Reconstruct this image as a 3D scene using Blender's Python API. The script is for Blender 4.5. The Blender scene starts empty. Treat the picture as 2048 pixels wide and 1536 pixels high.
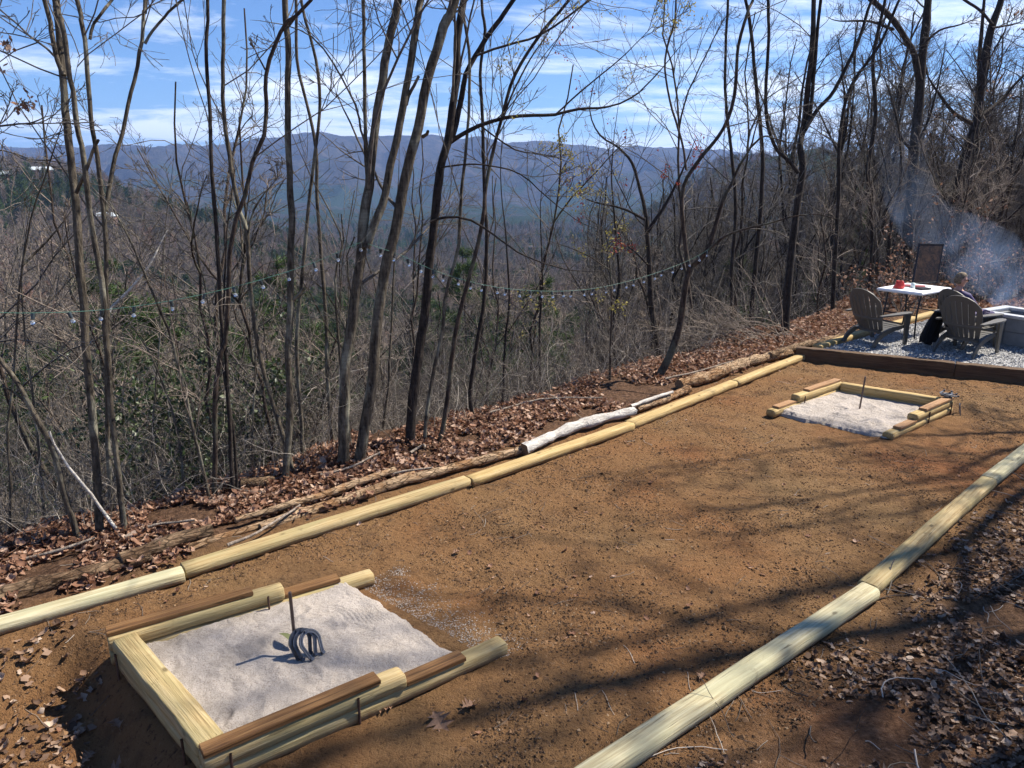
import bpy, bmesh, math, random
import numpy as np
from mathutils import Vector, Matrix

rng = np.random.default_rng(7)
random.seed(7)
sc = bpy.context.scene
COL = sc.collection
R = math.radians

# ------------------------------------------------------------------ camera
CAM_H = 2.65
PITCH = R(15.77)
cd = bpy.data.cameras.new('camera'); cam = bpy.data.objects.new('camera', cd); COL.objects.link(cam)
cam.location = (0, 0, CAM_H); cam.rotation_euler = (R(90) - PITCH, 0, 0)
cd.sensor_width = 36; cd.lens = 36 * 1480 / 2048; cd.clip_start = .05; cd.clip_end = 40000
sc.camera = cam
# ------------------------------------------------------------------ world
SUN_AZ, SUN_EL = 66.0, 50.0
wd = bpy.data.worlds.new('World'); sc.world = wd; wd.use_nodes = True
def build_world():
    nt = wd.node_tree; nt.nodes.clear(); N = nt.nodes; L = nt.links
    out = N.new('ShaderNodeOutputWorld'); bg = N.new('ShaderNodeBackground'); bg.inputs[1].default_value = .05
    sky = N.new('ShaderNodeTexSky'); sky.sky_type = 'NISHITA'; sky.sun_disc = False
    sky.sun_elevation = R(SUN_EL); sky.sun_rotation = R(SUN_AZ)
    sky.altitude = 700; sky.air_density = 1.0; sky.dust_density = .2; sky.ozone_density = 3.5
    tc = N.new('ShaderNodeTexCoord'); sp = N.new('ShaderNodeSeparateXYZ'); L.new(tc.outputs['Generated'], sp.inputs[0])
    def M(op, a, b=None, clamp=False):
        n = N.new('ShaderNodeMath'); n.operation = op; n.use_clamp = clamp
        for i, v in enumerate((a, b)):
            if v is None: continue
            if isinstance(v, (int, float)): n.inputs[i].default_value = v
            else: L.new(v, n.inputs[i])
        return n.outputs[0]
    zz = M('ADD', M('MAXIMUM', sp.outputs[2], 0), .10)
    cx = M('DIVIDE', sp.outputs[0], zz); cy = M('DIVIDE', sp.outputs[1], zz)
    cb = N.new('ShaderNodeCombineXYZ'); L.new(cx, cb.inputs[0]); L.new(cy, cb.inputs[1])
    n1 = N.new('ShaderNodeTexNoise'); n1.inputs['Scale'].default_value = .85; n1.inputs['Detail'].default_value = 9
    n1.inputs['Roughness'].default_value = .63; n1.inputs['Distortion'].default_value = .35
    mp = N.new('ShaderNodeMapping'); mp.inputs['Location'].default_value = (3.1, 1.2, 0); mp.inputs['Rotation'].default_value = (0, 0, R(12)); mp.inputs['Scale'].default_value = (.8, 1.25, 1)
    L.new(cb.outputs[0], mp.inputs[0]); L.new(mp.outputs[0], n1.inputs['Vector'])
    # more cloud low down, clearer overhead
    lowb = M('MULTIPLY', M('SUBTRACT', .20, sp.outputs[2]), .9)
    cov = M('ADD', n1.outputs[0], lowb)
    mr = N.new('ShaderNodeMapRange'); mr.inputs[1].default_value = .54; mr.inputs[2].default_value = .70
    L.new(cov, mr.inputs[0])
    mix = N.new('ShaderNodeMixRGB'); mix.inputs[2].default_value = (14.2, 14.8, 15.6, 1)
    tint = N.new('ShaderNodeMixRGB'); tint.blend_type = 'MULTIPLY'; tint.inputs[0].default_value = 1; tint.inputs[2].default_value = (.80, 1.05, 1.38, 1)
    L.new(sky.outputs[0], tint.inputs[1])
    L.new(M('MULTIPLY', mr.outputs[0], .82), mix.inputs[0]); L.new(tint.outputs[0], mix.inputs[1])
    L.new(mix.outputs[0], bg.inputs[0]); L.new(bg.outputs[0], out.inputs[0])
build_world()
sl = bpy.data.lights.new('sun', 'SUN'); sl.energy = 5.0; sl.angle = R(.5); sl.color = (1, .93, .82)
sun = bpy.data.objects.new('sun', sl); COL.objects.link(sun)
sd = Vector((math.sin(R(SUN_AZ)) * math.cos(R(SUN_EL)), math.cos(R(SUN_AZ)) * math.cos(R(SUN_EL)), math.sin(R(SUN_EL))))
sun.rotation_euler = sd.to_track_quat('Z', 'Y').to_euler(); sun.location = (30, 10, 40)
sc.view_settings.view_transform = 'Standard'; sc.view_settings.look = 'None'
sc.view_settings.exposure = 1.05; sc.view_settings.gamma = 1
try:
    sc.cycles.use_denoising = True
    sc.cycles.denoiser = 'OPENIMAGEDENOISE'
    sc.cycles.max_bounces = 6; sc.cycles.diffuse_bounces = 3; sc.cycles.transparent_max_bounces = 8
    sc.cycles.volume_bounces = 1; sc.cycles.use_adaptive_sampling = True; sc.cycles.adaptive_threshold = .02
    sc.cycles.volume_step_rate = 1.0
except Exception as e: print(e)

# ------------------------------------------------------------------ helpers: positions measured off the place
cp, sp_ = math.cos(PITCH), math.sin(PITCH)
def ray(x, y):
    u, v = (x - 1024) / 1480, (y - 768) / 1480
    return np.array([u, cp - v * sp_, -sp_ - v * cp])
def at(x, y, Y):
    d = ray(x, y); return np.array([0, 0, CAM_H]) + d * (Y / d[1])
def gp(x, y, z=0.):
    d = ray(x, y); return np.array([0, 0, CAM_H]) + d * ((z - CAM_H) / d[2])

# ------------------------------------------------------------------ noise in numpy
def vnoise(x, y, seed=0):
    xi = np.floor(x).astype(np.int64); yi = np.floor(y).astype(np.int64)
    fx = x - xi; fy = y - yi; fx = fx * fx * (3 - 2 * fx); fy = fy * fy * (3 - 2 * fy)
    def h(a, b):
        n = (a * 374761393 + b * 668265263 + seed * 974711) & 0xffffffff
        n = ((n ^ (n >> 13)) * 1274126177) & 0xffffffff
        return ((n ^ (n >> 16)) & 0xffff) / 65535.
    return (h(xi, yi) * (1 - fx) + h(xi + 1, yi) * fx) * (1 - fy) + (h(xi, yi + 1) * (1 - fx) + h(xi + 1, yi + 1) * fx) * fy
def fbm(x, y, seed=0, o=4):
    s = 0; a = .5
    for k in range(o):
        s = s + a * (vnoise(x, y, seed + k) * 2 - 1); x = x * 2.03 + 11.3; y = y * 2.03 + 5.7; a *= .5
    return s
def sstep(x, a, b):
    t = np.clip((x - a) / (b - a), 0, 1); return t * t * (3 - 2 * t)

# ------------------------------------------------------------------ terrain
def row_d(x, y): return (x + 2.27) * -.687 + (y - 4.55) * .727
def row_s(x, y): return (x + 2.27) * .727 + (y - 4.55) * .687
RX = np.array([1024 - 1480 * 1.1, 0, 200, 400, 800, 1200, 1400, 1590, 1750, 2048, 2500, 3200])
RU = (RX - 1024) / 1480 / cp
RINGS = [(120, [-30, -34, -36, -38, -38, -34, -26, -22, -16, -9, -6, -6]),
         (300, [-25, -28, -38, -48, -56, -52, -44, -36, -20, -9, -6, -6]),
         (620, [26, 13, 3, -28, -74, -74, -60, -40, -16, -6, 0, 4]),
         (900, [-20, -30, -45, -70, -85, -80, 12, 35, -3, -2, 0, 4]),
         (1400, [-60, -70, -80, -95, -95, -90, -60, -40, -30, -20, 0, 0]),
         (2600, [-70, -60, -60, -80, -105, -100, -90, -80, -60, -40, -20, 0]),
         (3600, [60, 70, 90, 110, 95, 70, 30, 30, 20, 20, 20, 20]),
         (4600, [150, 150, 180, 205, 222, 150, 130, 130, 90, 60, 40, 40]),
         (6500, [40, 60, 80, 80, 90, 60, 40, 40, 30, 30, 30, 30]),
         (9500, [0] * 12)]
def far_z(x, y):
    Y = np.maximum(y, 1.); u = x / Y
    lz = np.log(Y); ly = np.array([math.log(r[0]) for r in RINGS])
    vals = np.stack([np.interp(u, RU, np.array(r[1], float)) for r in RINGS])
    k = np.clip(np.searchsorted(ly, lz) - 1, 0, len(ly) - 2)
    t = np.clip((lz - ly[k]) / (ly[k + 1] - ly[k]), 0, 1); t = t * t * (3 - 2 * t)
    a = np.take_along_axis(vals, k[None], 0)[0]; b = np.take_along_axis(vals, (k + 1)[None], 0)[0]
    z = a * (1 - t) + b * t
    z = z + fbm(x / 60., y / 60., 3, 4) * np.clip(Y / 100., 0, 6)
    rid = 1 - np.abs(fbm(x / 430., y / 900., 9, 5)) * 3.2
    z = z + sstep(Y, 1500, 3600) * (rid * 95 - 66) * (1 - .72 * sstep(Y, 3700, 4500)) + sstep(Y, 3000, 4500) * fbm(x / 1100., y / 1500., 21, 3) * 60
    return z
def near_z(x, y):
    d = row_d(x, y); s = row_s(x, y)
    d0 = 1.2 + np.maximum(0, s - 14) * .25 + fbm(x * .8, y * .8, 5, 3) * .35
    t = np.maximum(d - d0, 0)
    t = np.where(t < .6, t * t / 1.2, t - .3)
    z = -35 * (1 - np.exp(-.62 * t / 35))
    # right of the lower timber row the bank rises a little
    dr = (x - .385) * .65 - (y - 2.82) * .76
    z = z + .09 * np.clip(dr - .25, 0, 14) * (1 - sstep(y, 9, 16) * .8)
    # hollow beside the first pit
    e = -((x + 1.83) * .72 + (y - 3.17) * .69)
    z = z - .24 * sstep(e, -0.04, .26) * (1 - sstep(d, -.55, -.15)) * (1 - sstep(e, 1.5, 3))
    amp = np.where(d > .2, .05, .018)
    z = z + fbm(x * 2.2, y * 2.2, 31, 3) * amp + fbm(x * 7, y * 7, 41, 5) * np.where(y < 14, .026, 0)
    z = z - .24 * np.clip(y - 16.5 + fbm(x * .3, y * .3, 71, 2) * 2, 0, 30)
    z = z + sstep(s, 14, 30) * fbm(x * .25, y * .25, 61, 3) * .5
    return z
def zg(x, y):
    x = np.asarray(x, float); y = np.asarray(y, float)
    w = sstep(y, 38, 110)
    return near_z(x, y) * (1 - w) + np.where(w > 0, far_z(x, np.maximum(y, 30)), 0) * w

# ------------------------------------------------------------------ mesh helpers
def mesh_np(name, V, F, mats, midx=None, smooth=True):
    """V (n,3); F (m,k) or list of such arrays"""
    me = bpy.data.meshes.new(name)
    Fs = F if isinstance(F, list) else [F]
    Fs = [f for f in Fs if len(f)]
    me.vertices.add(len(V)); me.vertices.foreach_set('co', np.ascontiguousarray(V, dtype=np.float32).ravel())
    tot = np.concatenate([np.full(len(f), f.shape[1]) for f in Fs]); loops = np.concatenate([f.ravel() for f in Fs])
    me.loops.add(len(loops)); me.loops.foreach_set('vertex_index', loops.astype(np.int32))
    me.polygons.add(len(tot)); st = np.concatenate([[0], np.cumsum(tot)[:-1]])
    me.polygons.foreach_set('loop_start', st.astype(np.int32)); me.polygons.foreach_set('loop_total', tot.astype(np.int32))
    if midx is not None: me.polygons.foreach_set('material_index', midx.astype(np.int32))
    me.polygons.foreach_set('use_smooth', np.full(len(tot), smooth))
    me.update(calc_edges=True); me.validate()
    for m in (mats if isinstance(mats, (list, tuple)) else [mats]): me.materials.append(m)
    return me
def link(name, me, parent=None, loc=None):
    o = bpy.data.objects.new(name, me); COL.objects.link(o)
    if parent is not None: o.parent = parent
    if loc is not None: o.location = loc
    return o
def tag(o, label=None, cat=None, group=None, kind=None):
    if label: o['label'] = label
    if cat: o['category'] = cat
    if group: o['group'] = group
    if kind: o['kind'] = kind
    return o
def empty(name, loc, rz=0):
    o = bpy.data.objects.new(name, None); COL.objects.link(o); o.location = loc; o.rotation_euler = (0, 0, rz)
    o.empty_display_size = .1; return o
def copy_tree(o, parent=None):
    c = o.copy(); COL.objects.link(c); c.parent = parent
    for ch in list(o.children): copy_tree(ch, c)
    return c
def bm_obj(name, bm, mat, parent=None, loc=None, smooth=False, bevel=0, angle=None):
    me = bpy.data.meshes.new(name)
    if bevel: 
        bmesh.ops.bevel(bm, geom=[e for e in bm.edges if e.is_manifold and e.calc_face_angle(0) > .6], offset=bevel, segments=2, affect='EDGES', clamp_overlap=True)
    bmesh.ops.recalc_face_normals(bm, faces=bm.faces)
    bm.to_mesh(me); bm.free()
    for p in me.polygons: p.use_smooth = smooth
    for m in (mat if isinstance(mat, (list, tuple)) else [mat]): me.materials.append(m)
    return link(name, me, parent, loc)
def add_box(bm, c, s, rot=None, mi=0):
    r = bmesh.ops.create_cube(bm, size=1)
    M = Matrix.Translation(c) @ (rot.to_4x4() if rot is not None else Matrix()) @ Matrix.Diagonal((*s, 1))
    bmesh.ops.transform(bm, matrix=M, verts=r['verts'])
    for f in {f for v in r['verts'] for f in v.link_faces}: f.material_index = mi
    return r['verts']
def box_between(bm, a, b, w, h, mi=0):
    a = Vector(a); b = Vector(b); d = (b - a); q = d.to_track_quat('X', 'Z').to_matrix()
    return add_box(bm, (a + b) / 2, (d.length, w, h), q, mi)
# tubes in bulk
def tubes(P, Rr, k=4, jitter=0):
    """P (B,n,3), Rr (B,n) -> V, F"""
    B, n, _ = P.shape
    T = np.gradient(P, axis=1); T /= np.linalg.norm(T, axis=2, keepdims=True) + 1e-9
    m = T.mean(axis=1); ref = np.where(np.abs(m[:, 2:3]) > .8, np.array([[1., 0, 0]]), np.array([[0, 0, 1.]]))
    U = np.cross(T, ref[:, None, :]); U /= np.linalg.norm(U, axis=2, keepdims=True) + 1e-9
    W = np.cross(T, U)
    a = np.arange(k) * 2 * math.pi / k
    r = Rr[:, :, None, None]
    if jitter: r = r * (1 + jitter * (rng.random((B, n, k, 1)) - .5))
    V = P[:, :, None, :] + r * (np.cos(a)[None, None, :, None] * U[:, :, None, :] + np.sin(a)[None, None, :, None] * W[:, :, None, :])
    V = V.reshape(-1, 3)
    b = np.arange(B)[:, None, None] * n * k; i = np.arange(n - 1)[None, :, None] * k; j = np.arange(k)[None, None, :]; j2 = (j + 1) % k
    F = np.stack([b + i + j, b + i + j2, b + i + k + j2, b + i + k + j], axis=-1).reshape(-1, 4)
    return V, F
class Acc:
    def __init__(s): s.V = []; s.F = []; s.n = 0; s.m = []
    def add(s, V, F, mi=0):
        if not len(V): return
        s.V.append(V); s.F.append(F + s.n); s.n += len(V); s.m.append(np.full(len(F), mi))
    def tubes(s, P, Rr, k=4, mi=0, jitter=0): V, F = tubes(np.asarray(P, float), np.asarray(Rr, float), k, jitter); s.add(V, F, mi)
    def mesh(s, name, mats, smooth=True):
        V = np.concatenate(s.V)
        # group by face size
        sizes = sorted({f.shape[1] for f in s.F}); Fs = []; mi = []
        for z in sizes:
            Fs.append(np.concatenate([f for f in s.F if f.shape[1] == z])); mi.append(np.concatenate([m for f, m in zip(s.F, s.m) if f.shape[1] == z]))
        return mesh_np(name, V, Fs, mats, np.concatenate(mi), smooth)
def resample(P, step, wig=0.0):
    P = np.asarray(P, float)
    # catmull-rom
    Q = np.vstack([2 * P[0] - P[1], P, 2 * P[-1] - P[-2]]); out = []
    for i in range(1, len(Q) - 2):
        p0, p1, p2, p3 = Q[i - 1:i + 3]; n = max(2, int(np.linalg.norm(p2 - p1) / step) + 1)
        t = np.linspace(0, 1, n, endpoint=False)[:, None]
        out.append(.5 * ((2 * p1) + (-p0 + p2) * t + (2 * p0 - 5 * p1 + 4 * p2 - p3) * t ** 2 + (-p0 + 3 * p1 - 3 * p2 + p3) * t ** 3))
    out = np.vstack(out + [P[-1:]])
    if wig: 
        w = np.cumsum(rng.normal(0, wig, out.shape), axis=0); w -= np.linspace(0, 1, len(w))[:, None] * w[-1]; out = out + w * .5
    return out
def unit(v): return v / (np.linalg.norm(v, axis=-1, keepdims=True) + 1e-9)
def walk(p0, d0, L, n, curl=.18, up=.06):
    B = len(p0); P = np.zeros((B, n, 3)); P[:, 0] = p0; d = unit(d0); st = (L / (n - 1))[:, None]
    bias = rng.normal(0, curl * .5, (B, 3))
    for i in range(1, n):
        d = unit(d + rng.normal(0, curl, (B, 3)) + bias + np.array([0, 0, up])); P[:, i] = P[:, i - 1] + d * st
    return P
def spawn(P, Rr, per, ang=(35, 65), lf=(.35, .6), tmin=.2, minr=.0012, rk=.6, n=6, curl=.18, up=.06, Lref=None, lmax=9):
    """children of a batch of branches"""
    B, m, _ = P.shape
    L = np.linalg.norm(np.diff(P, axis=1), axis=2).sum(axis=1) if Lref is None else Lref
    idx = np.repeat(np.arange(B), per); t = tmin + (1 - tmin) * rng.random(len(idx)) ** .9
    f = t * (m - 1) * .999; i0 = f.astype(int); fr = (f - i0)[:, None]
    p = P[idx, i0] * (1 - fr) + P[idx, i0 + 1] * fr; T = unit(P[idx, i0 + 1] - P[idx, i0]); r = Rr[idx, i0]
    q = unit(np.cross(T, rng.normal(0, 1, T.shape))); a = np.radians(rng.uniform(*ang, len(idx)))[:, None]
    d = T * np.cos(a) + q * np.sin(a)
    Lc = np.minimum(L[idx] * rng.uniform(*lf, len(idx)) * (1.15 - t * .7), lmax)
    rc = np.maximum(np.minimum(r * rk, .012 * Lc + .001), minr)
    C = walk(p, d, Lc, n, curl, up); RC = rc[:, None] * np.linspace(1, .35, n)[None]; RC = np.maximum(RC, minr)
    return C, RC, Lc

# ------------------------------------------------------------------ materials
MATS = {}
def mat(name, build):
    if name in MATS: return MATS[name]
    m = bpy.data.materials.new(name); m.use_nodes = True; nt = m.node_tree; b = nt.nodes['Principled BSDF']
    build(nt, nt.nodes, nt.links, b); MATS[name] = m; return m
def noise(N, L, vec, scale, detail=5, rough=.6, dist=0):
    n = N.new('ShaderNodeTexNoise'); n.inputs['Scale'].default_value = scale; n.inputs['Detail'].default_value = detail
    n.inputs['Roughness'].default_value = rough; n.inputs['Distortion'].default_value = dist
    if vec is not None: L.new(vec, n.inputs['Vector'])
    return n.outputs[0]
def ramp(N, L, fac, stops):
    r = N.new('ShaderNodeValToRGB'); e = r.color_ramp.elements
    while len(e) < len(stops): e.new(.5)
    for i, (p, c) in enumerate(stops): e[i].position = p; e[i].color = (*c, 1) if len(c) == 3 else c
    L.new(fac, r.inputs[0]); return r.outputs[0]
def bump(N, L, b, h, strength=.5, dist=.02):
    n = N.new('ShaderNodeBump'); n.inputs['Strength'].default_value = strength; n.inputs['Distance'].default_value = dist
    L.new(h, n.inputs['Height']); L.new(n.outputs[0], b.inputs['Normal']); return n
def mapping(N, L, vec, scale=(1, 1, 1), rot=(0, 0, 0)):
    m = N.new('ShaderNodeMapping'); m.inputs['Scale'].default_value = scale; m.inputs['Rotation'].default_value = rot; L.new(vec, m.inputs[0]); return m.outputs[0]
def mixc(N, L, f, a, b, mode='MIX'):
    m = N.new('ShaderNodeMixRGB'); m.blend_type = mode
    for i, v in ((0, f), (1, a), (2, b)):
        if isinstance(v, (int, float)): m.inputs[i].default_value = v
        elif isinstance(v, tuple): m.inputs[i].default_value = (*v, 1)
        else: L.new(v, m.inputs[i])
    return m.outputs[0]
def tco(N, which='Object'): return N.new('ShaderNodeTexCoord').outputs[which]
def geo_pos(N): return N.new('ShaderNodeNewGeometry').outputs['Position']
def plain(name, col, rough=.6, metal=0, var=.12, sc_=8, bmp=0, spec=None):
    def f(nt, N, L, b):
        v = tco(N); n = noise(N, L, v, sc_, 5)
        c = ramp(N, L, n, [(.3, tuple(x * (1 - var) for x in col)), (.7, tuple(min(1, x * (1 + var)) for x in col))])
        L.new(c, b.inputs['Base Color']); b.inputs['Roughness'].default_value = rough; b.inputs['Metallic'].default_value = metal
        if spec is not None: b.inputs['Specular IOR Level'].default_value = spec
        if bmp: bump(N, L, b, noise(N, L, v, sc_ * 8, 4), bmp, .003)
    return mat(name, f)
def island(name, stops, rough=.8, bmp=0, sc_=30, trans=0):
    """colour that differs from piece to piece (leaf, stone, twig)"""
    def f(nt, N, L, b):
        g = N.new('ShaderNodeNewGeometry'); c = ramp(N, L, g.outputs['Random Per Island'], stops)
        n = noise(N, L, tco(N), sc_, 3); c = mixc(N, L, .5, c, ramp(N, L, n, [(.2, (.45,) * 3), (.8, (1.,) * 3)]), 'MULTIPLY')
        L.new(c, b.inputs['Base Color']); b.inputs['Roughness'].default_value = rough
        b.inputs['Specular IOR Level'].default_value = .3
        if trans:
            tr = N.new('ShaderNodeBsdfTranslucent'); L.new(c, tr.inputs[0]); mx = N.new('ShaderNodeMixShader'); mx.inputs[0].default_value = trans
            L.new(b.outputs[0], mx.inputs[1]); L.new(tr.outputs[0], mx.inputs[2]); L.new(mx.outputs[0], nt.nodes['Material Output'].inputs[0])
    return mat(name, f)
def bark(name, dark, light, lichen=None, ring=True, s=1.0):
    def f(nt, N, L, b):
        v = geo_pos(N); oi = N.new('ShaderNodeObjectInfo')
        off = N.new('ShaderNodeVectorMath'); off.operation = 'ADD'; L.new(v, off.inputs[0]); L.new(oi.outputs['Random'], off.inputs[1])
        v = off.outputs[0]
        vv = mapping(N, L, v, (14 * s, 14 * s, 3.2 * s)); n1 = noise(N, L, vv, 2.2, 6, .65, .4)
        n2 = noise(N, L, mapping(N, L, v, (3, 3, 1.3)), 1.7, 5, .6)
        c = ramp(N, L, n1, [(.32, dark), (.62, light)])
        if lichen is not None: c = mixc(N, L, ramp(N, L, n2, [(.52, (0,) * 3), (.64, (.75,) * 3)]), c, lichen)
        if ring:
            n3 = noise(N, L, mapping(N, L, v, (4, 4, 38)), 1.2, 3, .5); c = mixc(N, L, .35, c, ramp(N, L, n3, [(.4, (.55,) * 3), (.6, (1.25,) * 3)]), 'MULTIPLY')
        L.new(c, b.inputs['Base Color']); b.inputs['Roughness'].default_value = .9; b.inputs['Specular IOR Level'].default_value = .2
        bump(N, L, b, n1, 1.0, .022)
    return mat(name, f)
BARK_GREY = bark('bark_grey', (.022, .018, .014), (.13, .108, .080), (.26, .25, .19))
BARK_DARK = bark('bark_dark', (.010, .008, .008), (.055, .043, .035), None)  # darker bark copy; the backlit shade of the right-hand trunks is in its colour
BARK_RED = bark('bark_brown', (.018, .013, .011), (.085, .062, .048), (.12, .12, .085))
TWIG = bark('twig_bark', (.042, .036, .031), (.165, .145, .125), None, False)
TWIG_DARK = bark('twig_bark_dark', (.020, .018, .018), (.085, .073, .068), None, False)  # darker twig copy, backlit shade of the right-hand trees put into the colour
TWIG_PALE = bark('twig_bark_pale', (.12, .095, .075), (.34, .28, .225), None, False)

# ------------------------------------------------------------------ ground material
def ground_mat(nt, N, L, b):
    v = geo_pos(N); sp = N.new('ShaderNodeSeparateXYZ'); L.new(v, sp.inputs[0])
    def M(op, a, c=None, cl=False):
        n = N.new('ShaderNodeMath'); n.operation = op; n.use_clamp = cl
        for i, q in enumerate((a, c)):
            if q is None: continue
            if isinstance(q, (int, float)): n.inputs[i].default_value = q
            else: L.new(q, n.inputs[i])
        return n.outputs[0]
    x, y = sp.outputs[0], sp.outputs[1]
    big = noise(N, L, v, .55, 5, .6, .4); mid = noise(N, L, v, 3.2, 7, .68, .5); fine = noise(N, L, v, 26, 6, .72); grit = noise(N, L, v, 95, 4, .7)
    dirt = ramp(N, L, big, [(.32, (.215, .092, .038)), (.42, (.212, .108, .046)), (.66, (.212, .128, .060))])
    dirt = mixc(N, L, ramp(N, L, mid, [(.38, (.55,) * 3), (.47, (.10,) * 3), (.75, (0,) * 3)]), dirt, (.080, .045, .024))
    dirt = mixc(N, L, ramp(N, L, fine, [(.58, (0,) * 3), (.72, (.6,) * 3)]), dirt, (.29, .19, .11))
    dirt = mixc(N, L, ramp(N, L, fine, [(.34, (.9,) * 3), (.45, (0,) * 3)]), dirt, (.05, .027, .015))
    litter = ramp(N, L, fine, [(.3, (.03, .018, .012)), (.5, (.10, .055, .032)), (.7, (.2, .12, .075))])
    floor = ramp(N, L, mid, [(.3, (.035, .028, .020)), (.6, (.085, .068, .048)), (.75, (.13, .105, .075))])
    # distance left of the timber row / right of the lower row
    dl = M('ADD', M('MULTIPLY', M('ADD', x, 2.27), -.687), M('MULTIPLY', M('SUBTRACT', y, 4.55), .727))
    dl = M('ADD', dl, M('MULTIPLY', M('SUBTRACT', mid, .5), .5))
    dr = M('SUBTRACT', M('MULTIPLY', M('SUBTRACT', x, .385), .65), M('MULTIPLY', M('SUBTRACT', y, 2.82), .76))
    dr = M('ADD', dr, M('MULTIPLY', M('SUBTRACT', mid, .5), .8))
    ml = N.new('ShaderNodeMapRange'); ml.inputs[1].default_value = .1; ml.inputs[2].default_value = .35; L.new(dl, ml.inputs[0])
    mr = N.new('ShaderNodeMapRange'); mr.inputs[1].default_value = .15; mr.inputs[2].default_value = .7; L.new(dr, mr.inputs[0])
    c = mixc(N, L, ml.outputs[0], dirt, litter); c = mixc(N, L, M('MULTIPLY', mr.outputs[0], .8), c, litter)
    mf = N.new('ShaderNodeMapRange'); mf.inputs[1].default_value = 2.2; mf.inputs[2].default_value = 4; L.new(dl, mf.inputs[0])
    c = mixc(N, L, mf.outputs[0], c, floor)
    L.new(c, b.inputs['Base Color']); b.inputs['Roughness'].default_value = .95; b.inputs['Specular IOR Level'].default_value = .12
    h = M('ADD', M('MULTIPLY', fine, .7), M('MULTIPLY', grit, .35)); h = M('ADD', h, M('MULTIPLY', mid, .5)); bump(N, L, b, h, 1.0, .045)
GROUND = mat('ground_soil', ground_mat)
def hill_mat(nt, N, L, b):
    v = geo_pos(N); n1 = noise(N, L, v, .004, 7, .6, .3); n2 = noise(N, L, v, .016, 8, .75); n3 = noise(N, L, mapping(N, L, v, (1, 1, .4)), .16, 5, .7)
    wood = ramp(N, L, n2, [(.3, (.022, .024, .018)), (.5, (.060, .057, .045)), (.68, (.13, .105, .082))])
    pine = ramp(N, L, n3, [(.35, (.020, .032, .016)), (.65, (.05, .075, .032))])
    sp = N.new('ShaderNodeSeparateXYZ'); L.new(v, sp.inputs[0])
    lo = N.new('ShaderNodeMapRange'); lo.inputs[1].default_value = 60; lo.inputs[2].default_value = -80; lo.inputs[3].default_value = -.08; lo.inputs[4].default_value = .09; L.new(sp.outputs[2], lo.inputs[0])
    ad = N.new('ShaderNodeMath'); L.new(n1, ad.inputs[0]); L.new(lo.outputs[0], ad.inputs[1])
    ad2 = N.new('ShaderNodeMath'); L.new(ad.outputs[0], ad2.inputs[0]); m2 = N.new('ShaderNodeMath'); m2.operation = 'MULTIPLY'; L.new(n2, m2.inputs[0]); m2.inputs[1].default_value = .35; L.new(m2.outputs[0], ad2.inputs[1])
    c = mixc(N, L, ramp(N, L, ad2.outputs[0], [(.70, (0,) * 3), (.78, (1,) * 3)]), wood, pine)
    L.new(c, b.inputs['Base Color']); b.inputs['Roughness'].default_value = 1; b.inputs['Specular IOR Level'].default_value = 0
    ad3 = N.new('ShaderNodeMath'); L.new(n2, ad3.inputs[0]); L.new(n3, ad3.inputs[1]); bump(N, L, b, ad3.outputs[0], 1, 16)
HILL = mat('hill_woods', hill_mat)

# ------------------------------------------------------------------ ground sheets
def axis(lo, hi, fine_lo, fine_hi, st, g):
    a = list(np.arange(fine_lo, fine_hi, st)); s = st; q = fine_hi
    while q < hi: a.append(q); s *= g; q += s
    a.append(hi); s = st; q = fine_lo - st; pre = []
    while q > lo: pre.append(q); s *= g; q -= s
    pre.append(lo); return np.array(pre[::-1] + a)
def grid_sheet(name, xs, ys, zf, m, kind='structure', dz=0):
    X, Y = np.meshgrid(xs, ys); Z = zf(X, Y) + dz; V = np.stack([X, Y, Z], -1).reshape(-1, 3)
    ny, nx = X.shape; i = (np.arange(ny - 1)[:, None] * nx + np.arange(nx - 1)[None]).reshape(-1)
    F = np.stack([i, i + 1, i + nx + 1, i + nx], -1); o = link(name, mesh_np(name, V, F, m)); o['kind'] = kind; return o
grid_sheet('ground', axis(-160, 160, -4.2, 8.5, .045, 1.055), axis(-60, 115, 1.4, 13.5, .045, 1.055), zg, GROUND)
uu = np.linspace(-1.05, 1.15, 460); YY = np.exp(np.linspace(math.log(60), math.log(9400), 300))
U_, Y_ = np.meshgrid(uu, YY); X_ = U_ * Y_
Z_ = np.where(Y_ < 110, zg(X_, Y_) - .6, far_z(X_, Y_) - .6 * (Y_ < 200))
V = np.stack([X_, Y_, Z_], -1).reshape(-1, 3); ny, nx = X_.shape
i = (np.arange(ny - 1)[:, None] * nx + np.arange(nx - 1)[None]).reshape(-1)
link('hills', mesh_np('hills', V, np.stack([i, i + 1, i + nx + 1, i + nx], -1), HILL))['kind'] = 'structure'


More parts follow.
